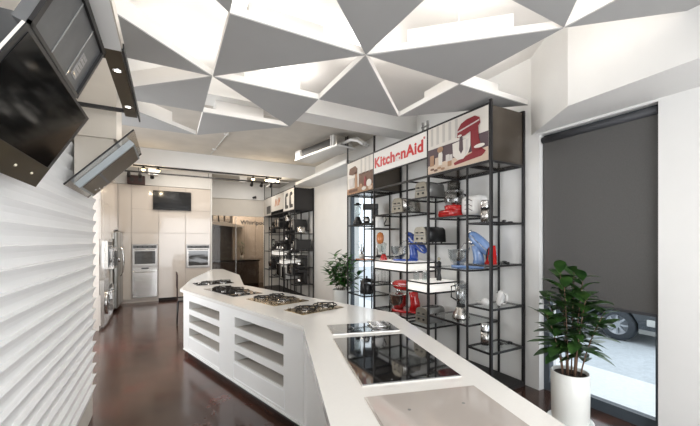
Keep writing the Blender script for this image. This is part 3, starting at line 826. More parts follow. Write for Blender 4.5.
# bay three
toaster((3.13, 3.50, Z(2.14)), math.radians(184), 0.34, TFACE, GRY, 'grey toaster with white end, on the highest shelf')
toaster((3.13, 3.50, Z(1.54)), math.radians(184), 0.38, TFACE, BLKP, 'black toaster with tan end, on the middle shelf')
toaster((3.14, 3.50, Z(0.465)), math.radians(184), 0.34, TFACE, GRY, 'grey toaster low behind the worktop edge')
for k, (x, y) in enumerate(((2.98, 3.60), (3.06, 3.52), (3.17, 3.61))):
    t = thing('storage_jar', ('clear jar at the front of the lit box under the tan toaster', 'clear jar in the middle of the three under the tan toaster', 'clear jar at the back of the three under the tan toaster')[k], 'jar', (x, y, Z(1.035)), 0, 'clear jars on the lit box')
    MB().lathe([(0, 0), (0.04, 0), (0.042, 0.09), (0.03, 0.11), (0.027, 0.11), (0.038, 0.088), (0.037, 0.004), (0, 0.004)], None, 16).build('body', CLEAR, t)
    MB().cyl(0.03, 0.111, 0.128, None, 14).build('lid', CHROME, t)
t = thing('pepper_mill', 'dark upright grinder behind the jars on the lit box', 'grinder', (3.22, 3.42, Z(1.035)))
MB().lathe([(0, 0), (0.035, 0), (0.035, 0.03), (0.022, 0.10), (0.03, 0.16), (0.026, 0.20), (0.034, 0.24), (0, 0.27)], None, 14).build('body', BLKP, t)
MB().lathe([(0, 0.272), (0.018, 0.275), (0.022, 0.30), (0, 0.32)], None, 12).build('top_knob', CREAM, t)
# bay four
toaster((3.14, 4.02, Z(1.98)), math.radians(186), 0.38, TFACE, STEEL, 'long steel toaster left of the highest grey toaster')
stand_mixer((3.16, 4.04, Z(1.27)), math.radians(122), BLUE, 'cobalt blue stand mixer with head tilted up on the lit box', 'glass', True, 'stand mixers on the shelves', 1.12)
jug_blender((3.00, 4.42, Z(1.27)), math.radians(180), RED, CLEAR, 'small red based blender at the left end of the lit box', 0.62, 'jug blenders on the shelves')
t = thing('cutting_plate', 'thin dark serving board beside the small red blender', 'board', (3.25, 4.34, Z(1.27)), 0.2)
MB().box(-0.08, -0.10, 0, 0.08, 0.10, 0.015, r=0.005, seg=1).build('board', BLKP, t)
MB().tube([(0, -0.10, 0.008), (0, -0.17, 0.008)], 0.009, None, 8).build('handle', BLKP, t)
stand_mixer((3.14, 4.00, Z(0.51)), math.radians(112), RED, 'large red stand mixer with steel bowl on the low shelf', 'steel', False, 'stand mixers on the shelves', 1.34)
cord((3.02, 3.80, Z(0.51)), 'coiled cord right of the large red stand mixer', 0.04, 0.02)
# left bays
kettle((3.10, 4.70, Z(1.78)), math.radians(120), WHT, 'white kettle under the dark box left of the steel toaster')
t = thing('wire_rack', 'dark wire rack standing on the small shelf below the lit box', 'rack', (3.12, 4.69, Z(0.87)), math.radians(90))
for k in range(6):
    MB().tube([(-0.11 + k * 0.044, -0.09, 0.005), (-0.11 + k * 0.044, -0.09, 0.20), (-0.09 + k * 0.044, 0.09, 0.24), (-0.07 + k * 0.044, 0.09, 0.005)], 0.004, None, 5).build('wire_loop', CHROME, t)
MB().tube([(-0.12, -0.09, 0.005), (0.14, -0.09, 0.005), (0.14, 0.09, 0.005), (-0.12, 0.09, 0.005), (-0.12, -0.09, 0.005)], 0.005, None, 5).build('base_wire', BLK, t)
t = thing('coffee_syphon', 'orange topped glass coffee syphon on the small left shelf', 'coffee syphon', (3.12, 4.70, Z(1.32)))
MB().lathe([(0, 0), (0.07, 0), (0.065, 0.015), (0, 0.02)], None, 16).build('base', BLKP, t)
MB().lathe([(0, 0.05), (0.05, 0.07), (0.065, 0.12), (0.04, 0.17), (0.03, 0.20), (0.027, 0.20), (0.06, 0.12), (0, 0.055)], None, 16).build('lower_bulb', CLEAR, t)
MB().lathe([(0.028, 0.20), (0.05, 0.22), (0.062, 0.27), (0.06, 0.34), (0.04, 0.38), (0, 0.40)], None, 16).build('upper_chamber', ORANGE, t)
MB().tube([(-0.05, 0, 0.015), (-0.075, 0, 0.20), (-0.03, 0, 0.21)], 0.008, None, 8).build('stand', CHROME, t)
coffee_machine((3.12, 5.02, Z(1.855)), math.radians(150), BLKP, 'black coffee machine on the high left shelf before the window', 'black appliances on the high left shelf', 0.18, 0.36)
jug_blender((3.02, 5.28, Z(1.855)), 2.2, BLKP, CLEAR, 'black based blender left of the coffee machine, before the window', 0.9, 'jug blenders on the shelves')
t = thing('serving_tray', 'orange serving tray in front of the small potted plant', 'tray', (3.03, 5.05, Z(1.24)), 0.1)
MB().box(-0.09, -0.16, 0, 0.09, 0.16, 0.018, r=0.006, seg=1).build('tray', ORANGE, t)
kettle((3.10, 5.10, Z(0.64)), math.radians(100), BLKP, 'squat black kettle on the low left shelf behind the plant', None, 1.35)


def leaf(m, base, d, up, L_, W_, fold=0.15, droop=0.25):
    d = d.normalized(); side = d.cross(up)
    if side.length < 1e-3: side = Vector((1, 0, 0))
    side.normalize(); n = side.cross(d).normalized()
    prof = ((0.0, 0.04), (0.18, 0.62), (0.42, 1.0), (0.68, 0.85), (0.88, 0.42), (1.0, 0.03))
    rows = []
    for t_, w_ in prof:
        c = base + d * (L_ * t_) - Vector((0, 0, 1)) * (droop * L_ * t_ * t_)
        rows.append([m.b.verts.new(c - side * (W_ * w_ / 2) + n * (fold * W_ * w_ / 2)), m.b.verts.new(c), m.b.verts.new(c + side * (W_ * w_ / 2) + n * (fold * W_ * w_ / 2))])
    for A, B in zip(rows, rows[1:]):
        for k in (0, 1):
            f = m.b.faces.new((A[k], A[k + 1], B[k + 1], B[k])); f.smooth = True


def plant(loc, label, pot_prof, saucer, z_soil, stems, lmat, LL, WW, seed, group='potted plants on the floor', name='potted_plant', per=9, cat='plant'):
    rnd = random.Random(seed)
    t = thing(name, label, cat, loc, 0, group)
    MB().lathe(pot_prof, None, 36).build('pot', POT, t)
    if saucer: MB().lathe(saucer, None, 36).build('saucer', POT, t)
    MB().cyl(pot_prof[-2][0] * 0.995, z_soil - 0.02, z_soil, None, 24).build('soil', SOIL, t)
    fol = MB()
    for (bx, by, tx, ty, tz) in stems:
        p0 = Vector((bx, by, z_soil)); p3 = Vector((tx, ty, tz))
        pts = []
        for k in range(8):
            u = k / 7
            pts.append(p0.lerp(p3, u) + Vector(((bx * 0.0 - (tx - bx)) * 0.5 * u * (1 - u), -(ty - by) * 0.5 * u * (1 - u), 0.0)))
        MB().tube(pts, [0.007 - 0.0006 * k for k in range(8)], None, 6).build('stem', STEM, t)
        nl = per
        for q in range(nl):
            u = 0.28 + 0.72 * q / (nl - 1)
            i = min(int(u * 7), 6); f = u * 7 - i
            b = pts[i].lerp(pts[i + 1], f)
            a = q * 2.4 + rnd.random() * 0.8
            el = -0.1 + 0.75 * u + rnd.uniform(-0.25, 0.25)
            d = Vector((math.cos(a) * math.cos(el), math.sin(a) * math.cos(el), math.sin(el)))
            leaf(fol, b, d, Vector((0, 0, 1)), LL * rnd.uniform(0.75, 1.15), WW * rnd.uniform(0.8, 1.15), 0.2, rnd.uniform(0.1, 0.45))
    fol.build('foliage', lmat, t)
    return t


rnd = random.Random(3)
stems = []
for k in range(11):
    a = k * 2.4; r0 = 0.02 + 0.06 * (k / 11); rr = 0.06 + 0.20 * (k / 11)
    stems.append((r0 * math.cos(a), r0 * math.sin(a), rr * math.cos(a), rr * math.sin(a), 1.34 - 0.42 * (k / 11) + rnd.uniform(-0.06, 0.04)))
plant((3.08, 1.66, 0), 'tall leafy plant in a white cylinder pot before the shop window',
      [(0, 0.02), (0.135, 0.02), (0.142, 0.04), (0.147, 0.44), (0.143, 0.447), (0.133, 0.445), (0.130, 0.38), (0, 0.38)],
      [(0, 0), (0.155, 0), (0.175, 0.03), (0.17, 0.032), (0.150, 0.012), (0, 0.012)], 0.42, stems, LEAF, 0.225, 0.10, 5, per=18)
stems = []
for k in range(12):
    a = k * 2.4 + 0.4; r0 = 0.02 + 0.08 * (k / 12); rr = 0.12 + 0.30 * (k / 12)
    stems.append((r0 * math.cos(a), r0 * math.sin(a), rr * math.cos(a), rr * math.sin(a), 1.32 - 0.38 * (k / 12) + rnd.uniform(-0.08, 0.04)))
plant((3.02, 5.92, 0), 'bushy green plant in a white pot behind the island left of the shelving',
      [(0, 0.0), (0.14, 0.0), (0.16, 0.04), (0.18, 0.62), (0.178, 0.63), (0.165, 0.625), (0.16, 0.56), (0, 0.56)], None, 0.58, stems, LEAF2, 0.22, 0.085, 9, per=24)
stems = [(0.01 * math.cos(a), 0.01 * math.sin(a), 0.06 * math.cos(a), 0.06 * math.sin(a), 0.24 + 0.03 * (a % 2)) for a in (0, 1.2, 2.5, 3.8, 5)]
plant((3.12, 5.30, Z(1.24)), 'small green plant in a white pot on the left shelf before the window',
      [(0, 0), (0.045, 0), (0.06, 0.09), (0.056, 0.09), (0.042, 0.06), (0, 0.06)], None, 0.075, stems, LEAF2, 0.07, 0.022, 4, None, per=7)

# second unit goods (far away, mostly black)
Y2 = 8.38
YC = lambda a, b: Y2 + (YS[a] + YS[b]) / 2


def microwave(loc, rz, m, label, sx=0.36, sy=0.42, h=0.27, group='black box appliances on the far shelving'):
    t = thing('microwave_oven', label, 'oven', loc, rz, group)
    MB().box(-sx / 2, -sy / 2, 0.008, sx / 2, sy / 2, h, r=0.01, seg=2).build('body', m, t)
    MB().box(sx / 2, -sy / 2 + 0.01, 0.02, sx / 2 + 0.014, sy / 2 - 0.09, h - 0.012, r=0.004, seg=1).build('door', BLKG, t)
    MB().box(sx / 2, sy / 2 - 0.085, 0.02, sx / 2 + 0.012, sy / 2 - 0.01, h - 0.012).build('control_panel', GRY, t)
    MB().tube([(sx / 2 + 0.014, sy / 2 - 0.10, 0.05), (sx / 2 + 0.035, sy / 2 - 0.10, 0.06), (sx / 2 + 0.035, sy / 2 - 0.10, h - 0.05), (sx / 2 + 0.014, sy / 2 - 0.10, h - 0.04)], 0.006, None, 6).build('handle', STEEL, t)
    for a in (-1, 1):
        for b in (-1, 1): MB().cyl(0.012, 0, 0.01, T((a * (sx / 2 - 0.04), b * (sy / 2 - 0.04), 0)), 8).build('foot', BLKP, t)
    return t


microwave((3.16, YC(0, 1), Z(1.32)), PI, BLKP, 'square black oven on the second right end shelf of the far shelving', 0.42, 0.27, 0.29)
t = thing('stock_pot', 'steel pot on the highest right end shelf of the far shelving', 'pot', (3.13, YC(0, 1), Z(1.77)))
MB().lathe([(0, 0), (0.10, 0), (0.11, 0.02), (0.11, 0.16), (0.106, 0.16), (0.104, 0.01), (0, 0.01)], None, 20).build('body', STEEL, t)
MB().lathe([(0.112, 0.16), (0.11, 0.17), (0.05, 0.185), (0, 0.188)], None, 20).build('lid', CHROME, t)
MB().tube([(0, -0.11, 0.13), (0, -0.14, 0.13), (0.0, -0.14, 0.12), (0, -0.11, 0.11)], 0.006, None, 6).build('handle', BLKP, t)
microwave((3.2, YC(1, 2), Z(1.86)), PI, BLKP, 'black microwave on the high shelf behind the steel pot', 0.36, 0.48, 0.30)
coffee_machine((3.14, YC(0, 1), Z(0.42)), PI, BLKP, 'tall black coffee machine low on the right end of the far shelving', 'black coffee machines on the far shelving', 0.24, 0.40)
coffee_machine((3.14, YC(0, 1), Z(0.87)), PI, BLKP, 'black coffee machine above the low one at the right end', 'black coffee machines on the far shelving', 0.24, 0.18 + 0.14)
microwave((3.16, YC(1, 2), Z(0.64)), PI, BLKP, 'black oven on the low second shelf of the far shelving', 0.36, 0.46, 0.30)
jug_blender((3.10, YC(1, 2) - 0.15, Z(1.25)), PI, BLKP, SMOKE, 'black blender right on the middle shelf of the far shelving', 0.9, 'black blenders on the far shelving')
coffee_machine((3.14, YC(1, 2) + 0.12, Z(1.25)), PI, BLKP, 'black coffee machine in the middle of the far shelving', 'black coffee machines on the far shelving', 0.20, 0.34)
microwave((3.15, YC(2, 3), Z(0.465)), PI, WHT, 'white oven low in the middle of the far shelving', 0.36, 0.36, 0.36, 'white box appliances on the far shelving')
kettle((3.10, YC(2, 3) - 0.08, Z(1.035)), PI, BLKP, 'black kettle on the near lit box of the far shelving', 'kettles on the far shelving')
coffee_machine((3.12, YC(2, 3), Z(1.54)), PI, BLKP, 'black coffee machine above the near lit box', 'black coffee machines on the far shelving', 0.22, 0.32)
kettle((3.1, YC(2, 3), Z(2.14)), PI, STEEL, 'steel kettle on the highest shelf of the far shelving', 'kettles on the far shelving')
microwave((3.15, YC(3, 4) - 0.16, Z(0.51)), PI, WHT, 'wide white oven left of the other low white one', 0.36, 0.42, 0.38, 'white box appliances on the far shelving')
coffee_machine((3.12, YC(3, 4) + 0.22, Z(0.51)), PI, BLKP, 'black coffee machine left of the low white ovens', 'black coffee machines on the far shelving', 0.24, 0.40)
for k, dy in enumerate((-0.27, 0.0, 0.27)):
    coffee_machine((3.12, YC(3, 4) + dy, Z(1.27)), PI, (BLKP, GRY, BLKP)[k], ('black coffee machine at the right of three on the far lit box', 'grey coffee machine between two black ones on the far lit box', 'black coffee machine at the left of three on the far lit box')[k], 'coffee machines on the far lit box', 0.18, 0.30 + 0.04 * (k % 2))
microwave((3.16, YC(3, 4) + 0.1, Z(1.98)), PI, BLKP, 'black microwave high behind the hanging sign of the far shelving', 0.34, 0.46, 0.28)
stand_mixer((3.12, YC(5, 6), Z(1.855)), PI / 2, BLKP, 'black stand mixer high at the left end of the far shelving', 'steel', False, 'black stand mixers on the far shelving')
stand_mixer((3.12, YC(5, 6), Z(0.64)), PI / 2, BLKP, 'black stand mixer low at the left end of the far shelving', 'steel', False, 'black stand mixers on the far shelving', 1.2)
jug_blender((3.12, YC(5, 6), Z(1.24)), PI, BLKP, CLEAR, 'black blender at the left end middle shelf of the far shelving', 0.9, 'black blenders on the far shelving')
kettle((3.12, YC(4, 5), Z(0.87)), PI, BLKP, 'black kettle on the narrow lower shelf of the far shelving', 'kettles on the far shelving')
kettle((3.12, YC(4, 5), Z(1.32)), PI, BLKP, 'black kettle on the narrow upper shelf of the far shelving', 'kettles on the far shelving')

# ================================================================== LEFT HOODS
XZ = Matrix(((1, 0, 0, 0), (0, 0, 1, 0), (0, 1, 0, 0), (0, 0, 0, 1)))   # prism (x,z) polygons extruded along y


def slab_poly(p, q, th):
    """quad section: line p-q (x,z) thickened upward/left by th"""
    d = Vector((q[0] - p[0], q[1] - p[1])); n = Vector((-d.y, d.x)).normalized()
    return [p, q, (q[0] + n.x * th, q[1] + n.y * th), (p[0] + n.x * th, p[1] + n.y * th)]


def on(p, q, f, o=0.0):
    d = Vector((q[0] - p[0], q[1] - p[1])); n = Vector((-d.y, d.x)).normalized()
    return (p[0] + d.x * f + n.x * o, p[1] + d.y * f + n.y * o)


# slanted black glass hood
A_, B_ = (-0.50, 1.812), (-0.318, 2.135)
t = thing('range_hood', 'large slanted black glass range hood nearest the camera on the slatted wall', 'range hood', (-0.56, 1.53, 1.81))
off = (-0.56, 1.53, 1.81)
MB().prism(slab_poly(on(A_, B_, 0, 0.0075), on(A_, B_, 1, 0.0075), 0.03), 1.36, 1.88, XZ).build('housing', BLKP, t, off)
MB().prism(slab_poly(on(A_, B_, 0, -0.004), on(A_, B_, 1, -0.004), 0.004), 1.141, 1.90, XZ).build('front_frame', BLKP, t, off)
MB().prism(slab_poly(on(A_, B_, 0.255, -0.006), on(A_, B_, 0.97, -0.006), 0.0018), 1.165, 1.86, XZ).build('glass_panel', mat('hood_black_glass', (0.006, 0.006, 0.006), 0.07, noise=0.1, spec=0.25), t, off)
MB().prism(slab_poly(on(A_, B_, 0.0, -0.0055), on(A_, B_, 0.25, -0.0055), 0.0014), 1.15, 1.895, XZ).build('control_strip', mat('dark_olive_glass', (0.040, 0.028, 0.012), 0.4, noise=0.3, spec=0.2), t, off)
for y in (1.60, 1.76):
    c = on(A_, B_, 0.12, -0.006)
    MB().ell((c[0], y, c[1]), 0.006, 0.006, 0.006, None, 8, 6).build('indicator', CREAM, t, off)
MB().prism(slab_poly(A_, B_, 0.007), 1.140, 1.90, XZ).build('back_plate', WARMWALL, t, off)
MB().prism([(-0.60, 1.87), (-0.50, 1.88), (-0.42, 2.02), (-0.60, 2.08)], 1.60, 1.85, XZ).build('motor_box', DSTEEL, t, off)
# grey filter hood above
t = thing('range_hood', 'grey steel range hood with paper label, above the black glass hood', 'range hood', (-0.56, 1.6, 2.218))
off = (-0.56, 1.6, 2.218)
A_, B_ = (-0.365, 2.218), (-0.262, 2.451)
MB().prism(slab_poly(A_, B_, 0.035), 1.315, 1.89, XZ).build('housing', DSTEEL, t, off)
MB().box(-0.56, 1.74, 2.30, -0.37, 1.87, 2.46).build('motor_box', DSTEEL, t, off)
for f0, f1, y0, y1 in ((0, 0.05, 1.31, 1.895), (0.93, 1.0, 1.31, 1.895), (0, 1, 1.31, 1.335), (0, 1, 1.875, 1.895)):
    MB().prism(slab_poly(on(A_, B_, f0, -0.012), on(A_, B_, f1, -0.012), 0.012), y0, y1, XZ).build('rim', BLK, t, off)
for y in (1.52, 1.70):
    MB().prism(slab_poly(on(A_, B_, 0.05, -0.003), on(A_, B_, 0.93, -0.003), 0.003), y, y + 0.005, XZ).build('filter_seam', GRY, t, off)
lb = MB().prism(slab_poly(on(A_, B_, 0.18, -0.002), on(A_, B_, 0.58, -0.002), 0.002), 1.735, 1.80, XZ).build('paper_label', mat('label_paper', (0.36, 0.35, 0.34), 0.7, noise=0.25, nscale=60), t, off)
for k in range(5):
    MB().prism(slab_poly(on(A_, B_, 0.22 + k * 0.07, -0.003), on(A_, B_, 0.235 + k * 0.07, -0.003), 0.001), 1.742, 1.79, XZ).build('print_line', GRY, lb, off)
# valance with brown lit underside
t = thing('light_valance', 'long narrow valance with brown lit underside left of the ceiling panels', 'valance', (-0.23, 2.2, 2.47))
off = (-0.23, 2.2, 2.47)
MB().box(-0.268, 1.35, 2.472, -0.192, 1.905, 2.52).build('white_section', WALL, t, off)
bs = MB().box(-0.268, 1.905, 2.472, -0.196, 2.88, 2.50).build('brown_section', BROWNM, t, off)
MB().box(-0.192, 1.35, 2.475, -0.186, 2.90, 2.53).build('fascia', BEIGE, t, off)
MB().box(-0.190, 1.88, 2.466, -0.180, 2.95, 2.50).build('glass_edge', BLK, t, off)
for y in (2.12, 2.66):
    r_ = MB().lathe([(0.0, -0.004), (0.022, -0.004), (0.024, 0.0), (0, 0.0)], T((-0.232, y, 2.472)), 16).build('spotlight', CHROME, bs, off)
    MB().cyl(0.014, 2.4665, 2.4678, T((-0.232, y, 0)), 14).build('lens', SPOTL, bs, off)
for y in (2.0, 2.80):
    MB().box(-0.57, y, 2.478, -0.262, y + 0.025, 2.50).build('bracket', BLK, t, off)
# glass and steel slanted hood with chimney
A_, B_ = (-0.57, 1.93), (-0.20, 2.33)
t = thing('range_hood', 'slanted glass and steel range hood with tall beige chimney', 'range hood', (-0.56, 3.0, 1.93))
off = (-0.56, 3.0, 1.93)
MB().prism(slab_poly(A_, B_, 0.008), 2.70, 3.41, XZ).build('glass_plate', GREYGL, t, off)
for y in (2.694, 3.41): MB().prism(slab_poly(A_, B_, 0.009), y, y + 0.006, XZ).build('glass_edge', BLK, t, off)
bd = MB().prism(slab_poly(on(A_, B_, 0.07, -0.042), on(A_, B_, 0.90, -0.042), 0.040), 2.80, 3.27, XZ).build('hood_body', mat('satin_aluminium', (0.36, 0.39, 0.40), 0.5, metal=0.4, noise=0.05), t, off)
MB().prism(slab_poly(on(A_, B_, 0.10, -0.046), on(A_, B_, 0.87, -0.046), 0.004), 2.83, 3.24, XZ).build('filter_panel', BROWNM, bd, off)
for f in (0.16, 0.21, 0.26):
    c = on(A_, B_, f, -0.048)
    MB().ell((c[0], 2.95 + f, c[1]), 0.006, 0.014, 0.006, None, 8, 6).build('button', CHROME, bd, off)
for f in (0.33,):
    MB().prism(slab_poly(on(A_, B_, f, -0.049), on(A_, B_, f + 0.03, -0.049), 0.003), 2.83, 3.24, XZ).build('control_divider', DSTEEL, bd, off)
MB().prism([(-0.56, 1.96), (-0.34, 2.20), (-0.34, 2.30), (-0.56, 2.30)], 2.90, 3.15, XZ).build('lower_chimney', BEIGE, t, off)
MB().box(-0.56, 2.87, 2.30, -0.32, 3.18, 3.50).build('upper_chimney', BEIGE, t, off)

# ================================================================== FAR KITCHEN WALL
XC = [-1.10, -0.82, -0.22, 0.42, 1.05]
labs = ['narrow beige gloss filler cabinet in the far left corner', 'tall beige gloss cabinet housing the oven and steel dishwasher',
        'tall plain beige gloss cabinet between the two oven columns', 'tall beige gloss cabinet housing the right hand oven']
for k in range(4):
    t = thing('tall_cabinet', labs[k], 'cabinet', ((XC[k] + XC[k + 1]) / 2, 10.16, 0), 0, 'tall gloss cabinets on the far wall')
    o_ = ((XC[k] + XC[k + 1]) / 2, 10.16, 0)
    MB().box(XC[k], 10.185, 0.08, XC[k + 1], 10.745, 3.02).build('carcass', GREYEDGE, t, o_)
    MB().box(XC[k], 10.20, 0, XC[k + 1], 10.7, 0.08).build('plinth', BLACKBOARD if k == 2 else CAB, t, o_)
    a, b = XC[k] + 0.005, XC[k + 1] - 0.005
    if k == 1: segs = ((0.08, 0.115), (1.505, 1.785), (1.793, 2.40), (2.408, 3.015))
    elif k == 3: segs = ((0.08, 0.84), (1.49, 1.785), (1.793, 2.40), (2.408, 3.015))
    else: segs = ((0.08, 1.785), (1.793, 3.015))
    for z0, z1 in segs: MB().box(a, 10.163, z0, b, 10.184, z1).build('door', CAB, t, o_)


def oven(x0, x1, z0, z1, y, label, window=True, name='oven', grp=None, dirx=False):
    loc = ((x0 + x1) / 2, y, z0)
    t = thing(name, label, 'oven' if name == 'oven' else 'dishwasher', loc, 0, grp)
    MB().box(x0, y - 0.02, z0, x1, y + 0.022, z1).build('body', OSTEEL, t, loc)
    if window:
        d = MB().box(x0 + 0.01, y - 0.036, z0 + 0.02, x1 - 0.01, y - 0.021, z1 - 0.12, r=0.003, seg=1).build('door', OSTEEL, t, loc)
        MB().box(x0 + 0.05, y - 0.039, z0 + 0.06, x1 - 0.05, y - 0.0365, z1 - 0.17).build('door_window', mat('oven_glass', (0.10, 0.10, 0.10), 0.05, metal=0.6, noise=0.05), d, loc)
        MB().box(x0 + 0.02, y - 0.03, z1 - 0.10, x1 - 0.02, y - 0.021, z1 - 0.02).build('control_panel', DSTEEL, t, loc)
        for k in range(4):
            MB().cyl(0.016, 0, 0.02, T((x0 + 0.12 + k * (x1 - x0 - 0.24) / 3, y - 0.031, z1 - 0.06)) @ R(PI / 2, 'X'), 10).build('knob', BLKP, t, loc)
    else:
        d = MB().box(x0 + 0.01, y - 0.036, z0 + 0.02, x1 - 0.01, y - 0.021, z1 - 0.07, r=0.003, seg=1).build('door', mat('wavy_steel', (0.52, 0.51, 0.49), 0.14, metal=1.0, noise=0.02, nscale=4, bump=0.15), t, loc)
        MB().box(x0 + 0.2, y - 0.032, z1 - 0.055, x1 - 0.2, y - 0.021, z1 - 0.02).build('control_panel', BLKP, t, loc)
    MB().tube([(x0 + 0.06, y - 0.04, z1 - 0.135), (x0 + 0.06, y - 0.065, z1 - 0.135), (x1 - 0.06, y - 0.065, z1 - 0.135), (x1 - 0.06, y - 0.04, z1 - 0.135)], 0.008, None, 8).build('handle', STEEL, d, loc)
    return t


oven(-0.80, -0.24, 0.93, 1.49, 10.162, 'built-in steel oven above the dishwasher on the far wall', grp='built-in ovens')
oven(-0.80, -0.24, 0.125, 0.915, 10.162, 'steel fronted dishwasher under the left built-in oven', window=False, name='dishwasher')
oven(0.44, 1.03, 0.85, 1.48, 10.162, 'built-in steel oven right of the plain tall cabinet', grp='built-in ovens')

# left cabinet run with ovens, fridge
t = thing('tall_cabinet', 'beige tall cabinet on the left wall before the fridge', 'cabinet', (-1.4, 8.2, 0))
MB().box(-1.7, 7.32, 0, -1.07, 9.05, 3.02).build('carcass', CAB, t, (-1.4, 8.2, 0))
for y0, y1 in ((7.325, 7.9), (7.905, 8.47), (8.475, 9.045)):
    for z0, z1 in ((0.08, 0.62), (1.62, 2.3), (2.308, 3.015)): MB().box(-1.069, y0, z0, -1.05, y1, z1).build('door', CAB, t, (-1.4, 8.2, 0))
t2 = thing('tall_cabinet', 'beige cabinet over and behind the steel fridge', 'cabinet', (-1.5, 9.6, 1.85))
MB().box(-1.75, 9.06, 1.85, -1.12, 10.155, 3.02).build('carcass', CAB, t2, (-1.5, 9.6, 1.85))
MB().box(-1.119, 9.065, 1.855, -1.10, 9.60, 3.015).build('door', CAB, t2, (-1.5, 9.6, 1.85))
MB().box(-1.119, 9.605, 1.855, -1.10, 10.15, 3.015).build('door', CAB, t2, (-1.5, 9.6, 1.85))
for n_, (y0, y1, z0, z1, lab) in enumerate(((7.93, 8.45, 1.05, 1.58, 'steel wall oven on the left cabinet run, upper one'), (7.93, 8.45, 0.10, 0.72, 'steel oven near the floor of the left cabinet run'))):
    loc = (-1.05, (y0 + y1) / 2, z0)
    t = thing('oven', lab, 'oven', loc, 0, 'ovens on the left cabinet run')
    MB().box(-1.068, y0, z0, -1.02, y1, z1).build('body', STEEL, t, loc)
    d = MB().box(-1.02, y0 + 0.01, z0 + 0.02, -1.0, y1 - 0.01, z1 - 0.10).build('door', BLKG, t, loc)
    MB().tube([(-1.0, y0 + 0.05, z1 - 0.14), (-0.965, y0 + 0.05, z1 - 0.14), (-0.965, y1 - 0.05, z1 - 0.14), (-1.0, y1 - 0.05, z1 - 0.14)], 0.009, None, 8).build('handle', CHROME, d, loc)
    MB().box(-1.02, y0 + 0.02, z1 - 0.085, -1.012, y1 - 0.02, z1 - 0.015).build('control_panel', DSTEEL, t, loc)
t = thing('coffee_machine', 'built-in black coffee machine with steel frame beside the fridge', 'coffee machine', (-1.05, 8.76, 1.0))
loc = (-1.05, 8.76, 1.0)
MB().box(-1.068, 8.5, 1.0, -0.99, 9.03, 1.45).build('body', STEEL, t, loc)
MB().box(-0.99, 8.56, 1.05, -0.975, 8.97, 1.36).build('door', BLKP, t, loc)
MB().tube([(-0.975, 8.76, 1.22), (-0.93, 8.76, 1.20), (-0.93, 8.76, 1.12)], 0.015, None, 8).build('spout', CHROME, t, loc)
t = thing('washing_machine', 'front loading washer with round door low on the left run', 'washing machine', (-1.05, 7.62, 0.05))
loc = (-1.05, 7.62, 0.05)
MB().box(-1.068, 7.34, 0.05, -1.0, 7.90, 0.88).build('body', STEEL, t, loc)
MB().lathe([(0.12, 0), (0.21, 0), (0.22, 0.02), (0.19, 0.035), (0.14, 0.03)], T((-1.0, 7.62, 0.45)) @ R(PI / 2, 'Y'), 24).build('door_ring', CHROME, t, loc)
MB().ell((-1.0, 7.62, 0.45), 0.03, 0.14, 0.14).build('door_glass', BLKG, t, loc)
t = thing('refrigerator', 'stainless steel two door fridge in the far left corner', 'refrigerator', (-1.35, 9.6, 0))
loc = (-1.35, 9.6, 0)
FST = mat('fridge_steel', (0.36, 0.36, 0.34), 0.3, metal=0.85, noise=0.08)
MB().box(-1.72, 9.08, 0.02, -1.08, 10.12, 1.80).build('body', DSTEEL, t, loc)
for y0, y1, hy in ((9.09, 9.60, 9.56), (9.605, 10.11, 9.65)):
    d = MB().box(-1.078, y0, 0.06, -0.99, y1, 1.80, r=0.03, seg=4).build('door', FST, t, loc)
    MB().tube([(-0.99, hy, 0.75), (-0.94, hy, 0.85), (-0.925, hy, 1.1), (-0.94, hy, 1.35), (-0.99, hy, 1.45)], 0.013, None, 8).build('handle', CHROME, d, loc)
for yy in (9.2, 10.0): MB().cyl(0.03, 0, 0.02, T((-1.2, yy, 0)), 10).build('foot', BLKP, t, loc)

t = thing('television', 'flat black television mounted high on the beige cabinets', 'television', (0.105, 10.12, 2.4))
loc = (0.105, 10.12, 2.4)
MB().box(-0.345, 10.10, 2.40, 0.555, 10.135, 2.90, r=0.006, seg=1).build('casing', BLKP, t, loc)
MB().box(-0.335, 10.097, 2.415, 0.545, 10.0995, 2.89).build('screen', SCREEN, t, loc)
MB().box(0.0, 10.136, 2.55, 0.2, 10.162, 2.75).build('wall_mount', BLKP, t, loc)
t = thing('loudspeaker', 'dark red brown box on the wall above the far cabinets', 'loudspeaker', (-0.71, 10.10, 3.02))
loc = (-0.71, 10.10, 3.02)
MB().box(-0.90, 10.02, 3.02, -0.52, 10.165, 3.24, r=0.008, seg=1).build('body', mat('dark_red_board', (0.045, 0.014, 0.012), 0.5, noise=0.2), t, loc)
for x in (-0.80, -0.62): MB().cyl(0.05, 0, 0.006, T((x, 10.02, 3.13)) @ R(PI / 2, 'X'), 18).build('speaker_cone', BLKP, t, loc)

# glazed demonstration kitchen in the far recess
t = thing('glass_partition', 'dark glass partition with lettering in front of the far demonstration kitchen', 'partition', (2.0, 11.64, 0))
loc = (2.0, 11.64, 0)
MB().box(1.10, 11.635, 0.0, 2.91, 11.645, 2.41).build('glass_sheet', glass('bronze_tinted_glass', (0.66, 0.62, 0.58), 0.07), t, loc)
MB().box(1.98, 11.63, 0.0, 1.995, 11.65, 2.41).build('joint', STEEL, t, loc)
text('lettering', 'Whirlpool', 0.20, BLKP, t, Matrix(((1, 0, 0, 0.58), (0, 0, -1, -0.012), (0, 1, 0, 2.20), (0, 0, 0, 1))), bold=0.004)
t = thing('wall_panelling', 'beige panelled cupboard front right of the far hood', 'cupboard', (2.6, 13.0, 0))
MB().box(-0.52, -0.12, 0, 1.0, 0.04, 3.1).build('carcass', CAB, t)
for x in (-0.51, -0.10, 0.31): MB().box(x, -0.14, 0.92, x + 0.395, -0.121, 3.05).build('door', CAB, t)
t = thing('range_hood', 'wide steel range hood on the dark tiled far kitchen wall', 'range hood', (1.75, 12.75, 2.0))
loc = (1.75, 12.75, 2.0)
